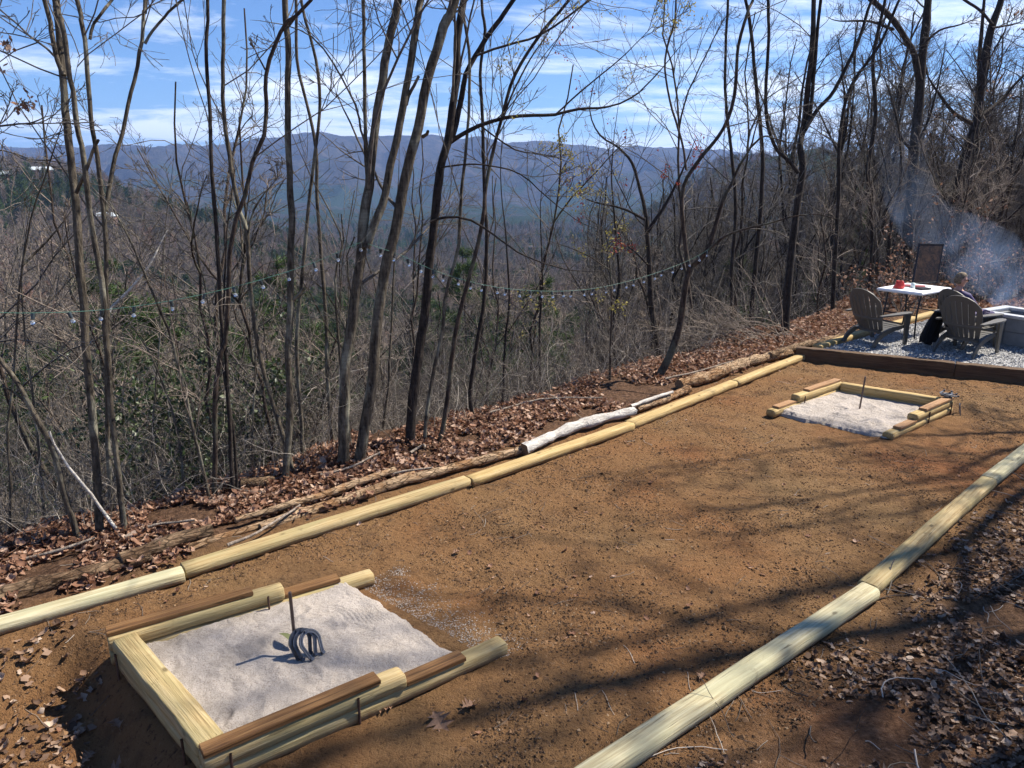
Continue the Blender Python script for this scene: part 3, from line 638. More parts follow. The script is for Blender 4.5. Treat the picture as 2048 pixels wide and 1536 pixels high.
#@@PART3
# ------------------------------------------------------------------ chairs
RESIN = plain('taupe_resin', (.082, .076, .066), .55, 0, .06, 6, .1)
def slab(bm, fn, nu, nv, th, skip=None):
    """fn(u,v)->(point, normal); closed slab of thickness th, cells in skip left out"""
    top = {}; bot = {}
    for i in range(nu + 1):
        for j in range(nv + 1):
            p, n = fn(i / nu, j / nv); top[i, j] = bm.verts.new(p + n * th / 2); bot[i, j] = bm.verts.new(p - n * th / 2)
    on = lambda i, j: 0 <= i < nu and 0 <= j < nv and not (skip and skip(i, j))
    for i in range(nu):
        for j in range(nv):
            if not on(i, j): continue
            bm.faces.new((top[i, j], top[i + 1, j], top[i + 1, j + 1], top[i, j + 1])); bm.faces.new((bot[i, j], bot[i, j + 1], bot[i + 1, j + 1], bot[i + 1, j]))
            for (di, dj, a, b) in ((-1, 0, (i, j), (i, j + 1)), (1, 0, (i + 1, j + 1), (i + 1, j)), (0, -1, (i + 1, j), (i, j)), (0, 1, (i, j + 1), (i + 1, j + 1))):
                if not on(i + di, j + dj): bm.faces.new((top[a], top[b], bot[b], bot[a]))
    for v in list(bm.verts):
        if not v.link_faces: bm.verts.remove(v)
def bez(pts, t):
    P = [np.array(p, float) for p in pts]
    while len(P) > 1: P = [a * (1 - t) + b * t for a, b in zip(P, P[1:])]
    return P[0]
def make_chair():
    t = empty('adirondack_chair', (0, 0, 0))
    # backrest: seven slats joined by a rounded head and a foot, slots between them
    usl = []; x = 0
    for k in range(7): usl += [('s', 1.0)] + ([('g', .22)] if k < 6 else [])
    tot = sum(w for _, w in usl); us = [0]
    for _, w in usl: us.append(us[-1] + w / tot)
    nv = 24
    def back(u, v):
        uu_ = us[int(round(u * 13))] * 2 - 1; wid = np.interp(v, [0, .5, .8, 1], [.225, .295, .315, .30])
        Lb = .86 * (1 - .17 * uu_ ** 2 - .10 * uu_ ** 4); s = v * Lb; y0 = -.16 - s * .40 - .02 * math.sin(v * 3); z0 = .22 + s * .915
        c = .055 * (uu_ ** 2) ; n = Vector((-.35 * uu_, .9, .4)).normalized(); return Vector((uu_ * wid, y0 + c * .9, z0 + c * .35)), n
    bm = bmesh.new(); slab(bm, back, 13, nv, .016, lambda i, j: (i % 2 == 1) and (2 <= j <= 6 or 9 <= j <= (20 if abs(i - 6) < 4 else 18)))
    bm_obj('backrest', bm, RESIN, t)
    for z, wv, yy in ((.50, .29, -.285), (.24, .25, -.17)):
        bm = bmesh.new(); 
        def rail(u, v): 
            q = u * 2 - 1; return Vector((q * wv, yy - .012 + .05 * q * q, z + (v - .5) * .045)), Vector((0, 1, 0))
        slab(bm, rail, 10, 1, .022); bm_obj('back_rail', bm, RESIN, t)
    bm = bmesh.new()
    for k in range(7):
        f = (k + .5) / 7; y = .30 - f * .50; z = .375 - f * .115 - .012 * math.sin(f * 3.1); w = .27 if k else .285
        add_box(bm, (0, y, z), (w * 2, .064, .016), Matrix.Rotation(R(14) if k else R(-30), 3, 'X'))
    bm_obj('seat', bm, RESIN, t, bevel=.004)
    for s in (-1, 1):
        def arm(u, v):
            y = .36 - u * .72; w = np.interp(u, [0, .12, .3, .7, 1], [.028, .068, .074, .05, .028]); xc = s * (.335 + .01 * math.sin(u * 3)) 
            return Vector((xc + (v * 2 - 1) * w, y, .575 - .02 * u + .0 * v)), Vector((0, 0, 1))
        bm = bmesh.new(); slab(bm, arm, 14, 4, .024); bm_obj('armrest', bm, RESIN, t)
        def fleg(u, v):
            z = u * .565; w = np.interp(u, [0, .6, 1], [.032, .05, .075]); yc = .30 - .03 * (1 - u) * -1
            return Vector((s * .325, yc + (v * 2 - 1) * w, z)), Vector((1, 0, 0))
        bm = bmesh.new(); slab(bm, fleg, 8, 1, .034); bm_obj('leg', bm, RESIN, t)
        def rleg(u, v):
            p = bez([(s * .285, .30, .33), (s * .285, .0, .28), (s * .285, -.22, .25), (s * .295, -.30, .18), (s * .30, -.40, .0)], u); w = np.interp(u, [0, .5, .8, 1], [.03, .045, .045, .028])
            tg = bez([(s * .285, .30, .33), (s * .285, .0, .28), (s * .285, -.22, .25), (s * .295, -.30, .18), (s * .30, -.40, .0)], min(1, u + .02)) - p if u < .98 else np.array([0, -.1, -.2]); tg = unit(tg); nn = np.array([0, -tg[2], tg[1]])
            return Vector(p + nn * (v * 2 - 1) * w), Vector((1, 0, 0))
        bm = bmesh.new(); slab(bm, rleg, 14, 1, .03); bm_obj('leg', bm, RESIN, t)
    return t
CH = make_chair()
chairs = [((5.62, 11.22), 25, 'taupe plastic garden chair standing alone beside the table end'), ((6.66, 10.60), 34, 'taupe plastic garden chair nearest the camera with a black jacket on its arm'), ((6.93, 11.12), 20, 'taupe plastic garden chair with a person sitting in it')]
for k, (xy, a, lb) in enumerate(chairs):
    c = CH if k == 0 else copy_tree(CH)
    c.location = (xy[0], xy[1], TZ); c.rotation_euler = (0, 0, R(a - 90)); c.scale = (.91, .91, .865); tag(c, lb, 'chair', 'garden chairs on the gravel')
# black jacket hanging over the left arm of the near chair
def cloth(name, fn, nu, nv, m, label, cat, th=.012, parent=None):
    bm = bmesh.new(); slab(bm, fn, nu, nv, th); o = bm_obj(name, bm, m, parent, smooth=True); 
    if label: tag(o, label, cat)
    return o
JACK = plain('black_fleece', (.008, .008, .011), .95, 0, .3, 20, .3)
cA = chairs[1]; ca, sa_ = math.cos(R(cA[1])), math.sin(R(cA[1]))
def cl(px, py, pz):
    px, py, pz = px * .91, py * .91, pz * .91
    return Vector((cA[0][0] + px * sa_ + py * ca, cA[0][1] - px * ca + py * sa_, TZ + pz))
def jk(u, v):
    # u across the arm (inside, over, outside and down), v along the arm
    pts = [(-.22, .40), (-.27, .55), (-.33, .625), (-.46, .60), (-.52, .42), (-.56, .20), (-.55, .02 + .12 * abs(v - .35))]
    s = u * 6; i = min(5, int(s)); f = s - i; px = pts[i][0] * (1 - f) + pts[i + 1][0] * f; pz = pts[i][1] * (1 - f) + pts[i + 1][1] * f
    fold = .03 * math.sin(v * 17 + u * 3) * u + .018 * math.sin(v * 31 + 1); return cl(px - fold, .24 - v * .50 + .05 * math.sin(u * 5), pz + .01 * math.sin(v * 9)), Vector((.7, .2, .5)).normalized()
cloth('jacket', jk, 24, 26, JACK, 'black fleece jacket draped over the left arm of the near garden chair', 'jacket', .03)

# ------------------------------------------------------------------ folding table and what stands on it
WPL = plain('white_plastic', (.74, .75, .77), .45, 0, .03, 20); DMET = plain('dark_metal', (.03, .03, .035), .4, .6, .2)
tL, tN, tR = g2(1753, 575, .89), g2(1846, 586, .89), g2(1905, 575, .89); tF = tL + (tR - tN)
tc_ = (tL + tR) / 2; te1 = unit(tR - tN); te2 = unit(tL - tN); wl, ww = np.linalg.norm(tR - tN), np.linalg.norm(tL - tN)
TAB = empty('folding_table', (tc_[0], tc_[1], TZ), math.atan2(te1[1], te1[0])); tag(TAB, 'white plastic folding table on dark bent tube legs', 'table')
wl, ww = max(wl, 1.0), max(ww, .7)
bm = bmesh.new(); add_box(bm, (0, 0, .715), (wl, ww, .045)); bmesh.ops.bevel(bm, geom=bm.edges[:], offset=.016, segments=3, affect='EDGES'); bm_obj('table_top', bm, WPL, TAB)
for s in (-1, 1):
    for q in (-1, 1):
        A = Acc(); P = resample(np.array([(s * (wl * .30), q * ww * .36, .69), (s * (wl * .36), q * ww * .36, .35), (s * (wl * .42), q * ww * .42, 0)]), .06); A.tubes(P[None], np.full((1, len(P)), .014), 8); link('leg', A.mesh('leg', DMET), TAB)
    A = Acc(); P = np.array([(s * (wl * .36), -ww * .36, .35), (s * (wl * .36), 0, .35), (s * (wl * .36), ww * .36, .35)]); A.tubes(P[None], np.full((1, 3), .010), 8); P = np.array([(s * wl * .36, 0, .35), (s * wl * .2, 0, .52), (s * wl * .05, 0, .69)]); A.tubes(P[None], np.full((1, 3), .008), 8); link('leg_brace', A.mesh('brace', DMET), TAB)
# dark framed panel propped up on the table
def glass_dark(nt, N, L, b):
    b.inputs['Base Color'].default_value = (.012, .009, .008, 1); b.inputs['Specular IOR Level'].default_value = .15; b.inputs['Roughness'].default_value = .3; b.inputs['Metallic'].default_value = 0
    n = noise(N, L, tco(N), 9, 5, .7, 1.5); c = ramp(N, L, n, [(.42, (.012, .009, .008)), (.62, (.055, .032, .018))]); L.new(c, b.inputs['Base Color']); bump(N, L, b, n, .12, .01)  # brown blotches paint the reflection of dead leaves into the glass colour
pB0, pB1 = at(1825, 567, 12.6), at(1873, 565, 12.75); pT0, pT1 = at(1839, 488, 13.0), at(1886, 489, 13.15)
bz = TZ + .74; scl = 1
pan = empty('framed_panel', tuple((pB0 + pB1) / 2)); tag(pan, 'tall dark glossy panel in a black frame leaning upright on the white table', 'panel')
o_ = (pB0 + pB1) / 2; q = [Vector(p - o_) for p in (pB0, pB1, pT1, pT0)]
bm = bmesh.new(); ex = (q[1] - q[0]).normalized(); ey = ((q[3] - q[0]) - ex * (q[3] - q[0]).dot(ex) * 0).normalized(); nn = ex.cross(ey).normalized()
vs = [bm.verts.new(p + nn * .004 * s) for s in (-1, 1) for p in q]
for f in ((0, 1, 2, 3), (7, 6, 5, 4), (0, 4, 5, 1), (1, 5, 6, 2), (2, 6, 7, 3), (3, 7, 4, 0)): bm.faces.new([vs[i] for i in f])
bm_obj('panel_glass', bm, mat('dark_glass', glass_dark), pan)
for a, b in ((0, 1), (1, 2), (2, 3), (3, 0)):
    bm = bmesh.new(); d = (q[b] - q[a]).normalized(); box_between(bm, q[a] - d * .012, q[b] + d * .012, .03, .024); bm_obj('frame', bm, DMET, pan)
# small things on the table
zt = TZ + .742
def tpt(a, b): p = tc_ + te1 * a + te2 * b; return (p[0], p[1], zt)
RED = plain('red_plastic', (.55, .035, .025), .5, 0, .1); 
def bagf(u, v):
    a = u * 6.283; r = .085 * (1 - .45 * v) * (1 + .18 * math.sin(a * 3 + v * 5)); p = Vector(tpt(-.30 * 1, .10)) + Vector((r * math.cos(a), r * .8 * math.sin(a), .005 + v * .12)); return p, Vector((math.cos(a), math.sin(a), .2)).normalized()
cloth('snack_bag', bagf, 18, 6, RED, 'crumpled red bag standing on the table at the foot of the dark panel', 'bag', .004)
bm = bmesh.new(); add_box(bm, (0, 0, .012), (.20, .14, .022), Matrix.Rotation(.3, 3, 'Z')); tag(bm_obj('notebook', bm, DMET, None, tpt(-.10, -.18), bevel=.004), 'flat black case lying on the white table near its left front edge', 'case')
bm = bmesh.new(); add_box(bm, (0, 0, .008), (.30, .20, .014), Matrix.Rotation(-.5, 3, 'Z')); tag(bm_obj('magazine', bm, plain('dark_red_paper', (.22, .03, .035), .5), None, tpt(.12, .05), bevel=.002), 'dark red folder lying in the middle of the white table', 'folder')
bm = bmesh.new(); bmesh.ops.create_cone(bm, cap_ends=True, segments=16, radius1=.035, radius2=.03, depth=.07, matrix=Matrix.Translation((0, 0, .036))); tag(bm_obj('cup', bm, plain('pale_cup', (.6, .75, .72), .4), None, tpt(-.02, .02), True), 'small pale green cup standing on the white table', 'cup')

# ------------------------------------------------------------------ fire pit
CONC = plain('grey_block', (.20, .205, .21), .9, 0, .15, 9, .5); GALV = plain('galvanised_rim', (.55, .56, .57), .4, .5, .08, 20); ASH = plain('ash', (.035, .033, .032), 1, 0, .6, 25, .6)
fA, fB = g2(1952, 621, .60), g2(2044, 635, .60); fe = unit(fB - fA); fn_ = np.array([-fe[1], fe[0]]); FL_, FW_ = 2.3, .85
f0 = fA + fe * FL_ / 2 + fn_ * FW_ / 2; FP = empty('fire_pit', (f0[0], f0[1], TZ), math.atan2(fe[1], fe[0])); tag(FP, 'long grey block fire pit with a pale metal rim, smoking', 'fire pit')
def block_course(z0, h, holes, nb):
    for side in (0, 1):
        for k in range(nb):
            bm = bmesh.new(); Lb = FL_ / nb; x = -FL_ / 2 + Lb * (k + .5); y = (-FW_ / 2 + .09) if side == 0 else (FW_ / 2 - .09)
            if holes(k):
                hw, hh = .12, .10
                for (cx, cz, sx, sz) in ((-(Lb / 2 + hw) / 2 + .0, 0, Lb / 2 - hw, h), ((Lb / 2 + hw) / 2, 0, Lb / 2 - hw, h), (0, (h / 2 + hh / 2) / 2, 2 * hw, h / 2 - hh / 2), (0, -(h / 2 + hh / 2) / 2, 2 * hw, h / 2 - hh / 2), (0, 0, .03, hh)):
                    add_box(bm, (x + cx, y, z0 + h / 2 + cz), (max(.01, sx - .004), .17 if sz != hh else .15, sz - .003))
            else: add_box(bm, (x, y, z0 + h / 2), (Lb - .006, .17, h - .004))
            bm_obj('block', bm, CONC, FP, bevel=.005)
    for s in (-1, 1):
        bm = bmesh.new(); add_box(bm, (s * (FL_ / 2 - .09), 0, z0 + h / 2), (.17, FW_ - .36, h - .004)); bm_obj('block', bm, CONC, FP, bevel=.005)
block_course(0, .205, lambda k: False, 5); block_course(.206, .205, lambda k: k == 0, 5)
bm = bmesh.new()
for (x, y, sx, sy) in ((0, -FW_ / 2 + .06, FL_ + .06, .16), (0, FW_ / 2 - .06, FL_ + .06, .16), (-FL_ / 2 + .05, 0, .15, FW_ - .281), (FL_ / 2 - .05, 0, .15, FW_ - .281)): add_box(bm, (x, y, .436), (sx, sy, .045))
bm_obj('metal_rim', bm, GALV, FP, bevel=.006)
bm = bmesh.new(); add_box(bm, (0, 0, .20), (FL_ - .36, FW_ - .36, .2)); bm_obj('ash_bed', bm, ASH, FP)
for k in range(5):
    A = Acc(); x = -.55 + k * .25; P = resample(np.array([(x, -.2, .33), (x + .12, 0, .36), (x + .05 * (k % 2), .22, .34)]), .06, .003); A.tubes(P[None], np.full((1, len(P)), .04), 9, 0, .25); o = link('charred_log', A.mesh('charred', plain('charcoal', (.012, .011, .011), .9, 0, .5, 30, .6)), None, tuple(FP.location)); o.rotation_euler = FP.rotation_euler; tag(o, 'charred log lying inside the smoking fire pit', 'log', 'charred logs in the fire pit')
# black tub and white bits by the pit
p = gp(1987, 683, TZ); bm = bmesh.new(); bmesh.ops.create_cone(bm, cap_ends=True, segments=20, radius1=.05, radius2=.06, depth=.13, matrix=Matrix.Translation((0, 0, .065))); tag(bm_obj('bucket', bm, JACK, None, (p[0], p[1], TZ), True), 'small black tub on the gravel between the near chair and the fire pit', 'bucket')
p = gp(2044, 690, TZ); 
A = Acc(); n = 7
for k in range(n): P = np.array([[k * .02, .0, .02], [k * .02 + .02, .05, .05 + .01 * (k % 3)], [k * .02 + .05, .09, .02]]); A.tubes((P + rng.normal(0, .01, P.shape))[None], np.full((1, 3), .012), 6)
tag(link('crumpled_wrapper', A.mesh('wrap', WPL), None, (p[0], p[1], TZ)), 'crumpled white wrapper on the gravel at the foot of the fire pit', 'wrapper')

# ------------------------------------------------------------------ seated person
SKIN = plain('skin', (.50, .27, .19), .5, 0, .08, 12); SHIRT = plain('purple_shirt', (.035, .022, .10), .85, 0, .2, 14, .15); HAIR = plain('greying_hair', (.15, .11, .07), .8, 0, .75, 30, .5); PANTS = plain('dark_trousers', (.03, .035, .05), .9)
cP = chairs[2]
def person():
    t = empty('person', (cP[0][0], cP[0][1], TZ + .03), R(cP[1] - 90)); t.scale = (.9,) * 3; tag(t, 'person in a dark purple shirt and sunglasses leaning back in a garden chair', 'person')
    # joints in the chair's frame: x right, y forward, z up
    J = {'pelvis': (0, -.08, .40, .135), 'waist': (0, -.16, .54, .125), 'chest': (0, -.25, .70, .145), 'up': (0, -.30, .83, .12), 'neck': (0, -.305, .91, .058), 'skull0': (0, -.295, .985, .062), 'shr': (.17, -.27, .82, .062), 'elr': (.27, -.12, .60, .045), 'wrr': (.16, .10, .56, .03), 'shl': (-.17, -.27, .82, .062), 'ell': (-.30, -.10, .62, .045), 'wrl': (-.34, .14, .62, .03),
         'hr': (.10, -.02, .42, .095), 'kr': (.13, .40, .50, .062), 'ar': (.14, .52, .10, .042), 'tr': (.15, .66, .05, .038), 'hl': (-.10, -.02, .42, .095), 'kl': (-.13, .40, .50, .062), 'al': (-.14, .52, .10, .042), 'tl': (-.15, .66, .05, .038)}
    E = [('pelvis', 'waist'), ('waist', 'chest'), ('chest', 'up'), ('up', 'neck'), ('neck', 'skull0'), ('up', 'shr'), ('shr', 'elr'), ('elr', 'wrr'), ('up', 'shl'), ('shl', 'ell'), ('ell', 'wrl'), ('pelvis', 'hr'), ('hr', 'kr'), ('kr', 'ar'), ('ar', 'tr'), ('pelvis', 'hl'), ('hl', 'kl'), ('kl', 'al'), ('al', 'tl')]
    names = list(J); V = [J[n][:3] for n in names]; rad = [J[n][3] for n in names]; Ed = [(names.index(a), names.index(b)) for a, b in E]
    for s, w in ((1, 'wrr'), (-1, 'wrl')):
        wx, wy, wz = J[w][:3]; V.append((wx, wy + .075, wz + .003)); rad.append(.027); pi = len(V) - 1; Ed.append((names.index(w), pi))
        for k, L_ in enumerate((.070, .080, .075, .058)):
            x = wx + (k - 1.5) * .021; V.append((x, wy + .105, wz)); rad.append(.0095); a = len(V) - 1; Ed.append((pi, a)); V.append((x * 1.0 + .002 * k, wy + .105 + L_ * .7, wz - .010)); rad.append(.0085); Ed.append((a, a + 1)); V.append((x, wy + .105 + L_ * .85, wz - .034)); rad.append(.007); Ed.append((a + 1, a + 2))
        V.append((wx - s * .035, wy + .05, wz - .004)); rad.append(.011); a = len(V) - 1; Ed.append((names.index(w), a)); V.append((wx - s * .05, wy + .09, wz - .015)); rad.append(.009); Ed.append((a, a + 1))
    me = bpy.data.meshes.new('body'); me.from_pydata(V, Ed, []); o = link('body', me, t)
    sk = o.modifiers.new('skin', 'SKIN'); 
    for i, v in enumerate(me.skin_vertices[0].data): v.radius = (rad[i] * (1.25 if names[i:i + 1] and names[i] in ('chest', 'waist', 'up', 'pelvis') else 1), rad[i]); v.use_root = (i == 0)
    sb = o.modifiers.new('sub', 'SUBSURF'); sb.levels = 2; sb.render_levels = 2; sk.use_smooth_shade = True
    # clothing colour by place on the body: separate shells would double the limbs, so materials follow the body
    def bodymat(nt, N, L, b):
        tc = tco(N, 'Object'); sp = N.new('ShaderNodeSeparateXYZ'); L.new(tc, sp.inputs[0])
        def gt(s, v):
            m = N.new('ShaderNodeMath'); m.operation = 'GREATER_THAN'; L.new(s, m.inputs[0]); m.inputs[1].default_value = v; return m.outputs[0]
        ax = N.new('ShaderNodeMath'); ax.operation = 'ABSOLUTE'; L.new(sp.outputs[0], ax.inputs[0])
        c = mixc(N, L, gt(sp.outputs[2], .44), (.03, .035, .05), (.035, .022, .10)); c = mixc(N, L, gt(sp.outputs[2], .905), c, (.50, .27, .19))
        m = N.new('ShaderNodeMath'); m.operation = 'MULTIPLY'; L.new(gt(sp.outputs[1], -.06), m.inputs[0]); L.new(gt(ax.outputs[0], .225), m.inputs[1]); c = mixc(N, L, m.outputs[0], c, (.50, .27, .19))
        L.new(c, b.inputs['Base Color']); b.inputs['Roughness'].default_value = .75
    me.materials.append(mat('clothed_body', bodymat))
    # head turned to the right
    hd = empty('head', (0, -.285, 1.075)); hd.parent = t; hd.rotation_euler = (R(-6), 0, R(-28))
    def headf(th, ph):
        x, y, z = math.sin(th) * math.cos(ph), math.sin(th) * math.sin(ph), math.cos(th)
        return x, y, z
    bm = bmesh.new(); bmesh.ops.create_uvsphere(bm, u_segments=36, v_segments=26, radius=1)
    for v in bm.verts:
        x, y, z = v.co; X, Y, Z = x * .076, y * .096, z * .118
        if z < -.1: k = min(1, (-z - .1) / .9); X *= 1 - .34 * k; Y = Y * (1 - .22 * k) + .022 * k
        if y > .3: 
            Y -= .012 * (y - .3) * (1 if z > -.2 else .4)
            nose = math.exp(-(x / .16) ** 2) * (math.exp(-((z + .12) / .16) ** 2)); Y += .026 * nose
            brow = math.exp(-((z - .16) / .09) ** 2); Y += .006 * brow; eye = math.exp(-((abs(x) - .38) / .14) ** 2 - ((z - .02) / .09) ** 2); Y -= .008 * eye
            lip = math.exp(-((z + .46) / .07) ** 2) * math.exp(-(x / .3) ** 2); Y += .007 * lip; chin = math.exp(-((z + .82) / .16) ** 2) * math.exp(-(x / .4) ** 2); Y += .012 * chin
        v.co = (X, Y, Z)
    for s in (-1, 1):
        r = bmesh.ops.create_uvsphere(bm, u_segments=12, v_segments=8, radius=1); bmesh.ops.transform(bm, matrix=Matrix.Translation((s * .078, -.005, -.012)) @ Matrix.Rotation(s * .3, 4, 'Z') @ Matrix.Diagonal((.010, .018, .032, 1)), verts=r['verts'])
    bm_obj('face', bm, SKIN, hd, smooth=True)
    bm = bmesh.new(); bmesh.ops.create_uvsphere(bm, u_segments=40, v_segments=28, radius=1)
    dele = [v for v in bm.verts if (v.co.z < -.55) or (v.co.y > .25 and v.co.z < .45) or (v.co.z < -.15 and v.co.y > -.05) or (v.co.z < .12 and v.co.y > .12)]
    bmesh.ops.delete(bm, geom=dele, context='VERTS')
    for v in bm.verts: n_ = 1 + .05 * math.sin(v.co.x * 31) * math.sin(v.co.y * 27 + v.co.z * 19); v.co = Vector((v.co.x * .083, v.co.y * .103 - .003, v.co.z * .126 + .002)) * n_
    bm_obj('hair', bm, HAIR, hd, smooth=True)
    bm = bmesh.new()
    for s in (-1, 1):
        add_box(bm, (s * .034, .100, .004), (.054, .008, .034), Matrix.Rotation(-s * .22, 3, 'Z')); add_box(bm, (s * .078, .045, .010), (.004, .10, .009))
    add_box(bm, (0, .108, .010), (.02, .006, .006)); bm_obj('sunglasses', bm, plain('dark_lens', (.01, .01, .012), .15), hd, bevel=.002)
person()

# ------------------------------------------------------------------ string lights
WIRE = plain('green_wire', (.05, .16, .12), .5); SOCK = plain('black_socket', (.02, .03, .035), .5)
def bulb_mat(nt, N, L, b):
    b.inputs['Base Color'].default_value = (.9, .95, 1, 1); b.inputs['Roughness'].default_value = .02; b.inputs['Transmission Weight'].default_value = .85; b.inputs['IOR'].default_value = 1.45
BULB = mat('clear_bulb', bulb_mat)
def bulb_meshes():
    bm = bmesh.new(); bmesh.ops.create_cone(bm, cap_ends=True, segments=12, radius1=.011, radius2=.014, depth=.04, matrix=Matrix.Translation((0, 0, -.024))); me = bpy.data.meshes.new('socket'); bm.to_mesh(me); bm.free(); me.materials.append(SOCK)
    bm = bmesh.new(); bmesh.ops.create_uvsphere(bm, u_segments=16, v_segments=12, radius=.0145)
    for v in bm.verts:
        if v.co.z > 0: v.co.x *= 1 - .45 * (v.co.z / .024) ** 2; v.co.y *= 1 - .45 * (v.co.z / .024) ** 2; v.co.z *= 1.2
        v.co.z -= .066
    m2 = bpy.data.meshes.new('bulb'); bm.to_mesh(m2); bm.free(); m2.materials.append(BULB)
    for p in m2.polygons: p.use_smooth = True
    return me, m2
SM, BM_ = bulb_meshes()
def light_string(pts, first, step, label):
    P = resample(np.array(pts), .06); c = P[0].copy(); A = Acc(); A.tubes((P - c)[None], np.full((1, len(P)), .0022), 5); t = empty('string_lights', tuple(c)); tag(t, label, 'string lights')
    link('wire', A.mesh('wire', WIRE), t); s = np.concatenate([[0], np.cumsum(np.linalg.norm(np.diff(P, axis=0), axis=1))]); q = first
    while q < s[-1]:
        p = np.array([np.interp(q, s, P[:, k]) for k in range(3)]) - c; a = link('socket', SM, t, tuple(p)); a.rotation_euler = (random.uniform(-.4, .4), random.uniform(-.4, .4), 0); link('bulb', BM_, a); q += step * random.uniform(.88, 1.12)
light_string([at(-180, 618, 4.6), at(60, 626, 4.9), at(250, 615, 5.3), at(430, 583, 5.75), at(600, 535, 6.2), at(725, 483, 6.5)], .18, .235, 'left swag of clear bulbs hung from the leaning trunks out past the left edge')
light_string([at(736, 488, 6.52), at(800, 510, 6.8), at(880, 545, 7.2), at(980, 572, 7.6), at(1080, 582, 8.1), at(1180, 578, 8.6), at(1280, 556, 9.1), at(1370, 524, 9.6), at(1425, 495, 9.8)], .15, .165, 'right swag of clear bulbs hung between the leaning trunks and the crooked tree')
#@@PART4
# ------------------------------------------------------------------ trees
BUDS = island('spring_buds', [(0, (.30, .28, .05)), (.5, (.42, .36, .09)), (1, (.50, .40, .16))], .6, trans=.4)
REDBUD = island('red_buds', [(0, (.30, .05, .035)), (1, (.42, .10, .07))], .6, trans=.3)
OAKLEAF = island('dead_leaf', [(0, (.11, .052, .03)), (.4, (.27, .135, .08)), (.7, (.42, .25, .165)), (1, (.56, .40, .30))], .75, trans=.25)
def leafcloud(A, pts, size, mi, droop=.3):
    """small folded leaf at every point, two triangles-quads each"""
    n = len(pts); 
    if not n: return
    s = rng.uniform(size[0], size[1], (n, 1)); d = unit(rng.normal(0, 1, (n, 3)) + np.array([0, 0, -droop])); q = unit(np.cross(d, rng.normal(0, 1, (n, 3)))); up = np.cross(d, q)
    a = pts; m = pts + d * s * .5 - up * s * .06; e = pts + d * s; l = pts + d * s * .45 + q * s * .28; r = pts + d * s * .45 - q * s * .28
    V = np.stack([a, l, e, m, r], 1).reshape(-1, 3); b = np.arange(n)[:, None] * 5
    A.add(V, np.vstack([b + np.array([[0, 3, 2, 1]]), b + np.array([[0, 4, 2, 3]])]), mi)
def branches_of(Ps, Rs, dens=5., tmin=.25, lev=(6, 4), l0=(.30, .62), r0=.36, ang=(32, 62), tw=.0013, up=.06, lmax=2.6, curl=.10, cap=130):
    """Ps list of axes (n,3). returns list of (P,R) batches and tip points"""
    out = []; tips = []
    for P, Rr, tm in Ps:
        L = np.linalg.norm(np.diff(P, axis=0), axis=1).sum(); n1 = int(min(cap, max(3, L * dens)))
        C, RC, Lc = spawn(P[None], Rr[None], n1, ang, l0, tm if tm is not None else tmin, tw * 1.8, r0, 9, curl, up, np.array([min(L, 5.)]), lmax); out.append((C, RC))
        C2, R2, L2 = spawn(C, RC, lev[0], (28, 60), (.3, .6), .15, tw * 1.2, .62, 6, curl * 1.2, up, Lc, 1.3); out.append((C2, R2))
        C3, R3, L3 = spawn(C2, R2, lev[1], (25, 60), (.3, .6), .2, tw, .7, 4, curl * 1.3, up, L2, .6); out.append((C3, R3)); tips.append(np.concatenate([C3[:, -1], C2[:, -1], C3[:, 2]]))
    return out, np.concatenate(tips)
def bake(batches, k0=5):
    A = Acc(); by = {}
    for P, Rr in batches: by.setdefault(P.shape[1], []).append((P, Rr))
    for n, L_ in by.items(): A.tubes(np.concatenate([p for p, _ in L_]), np.concatenate([r for _, r in L_]), 5 if n == 9 else (4 if n == 6 else 3))
    return A
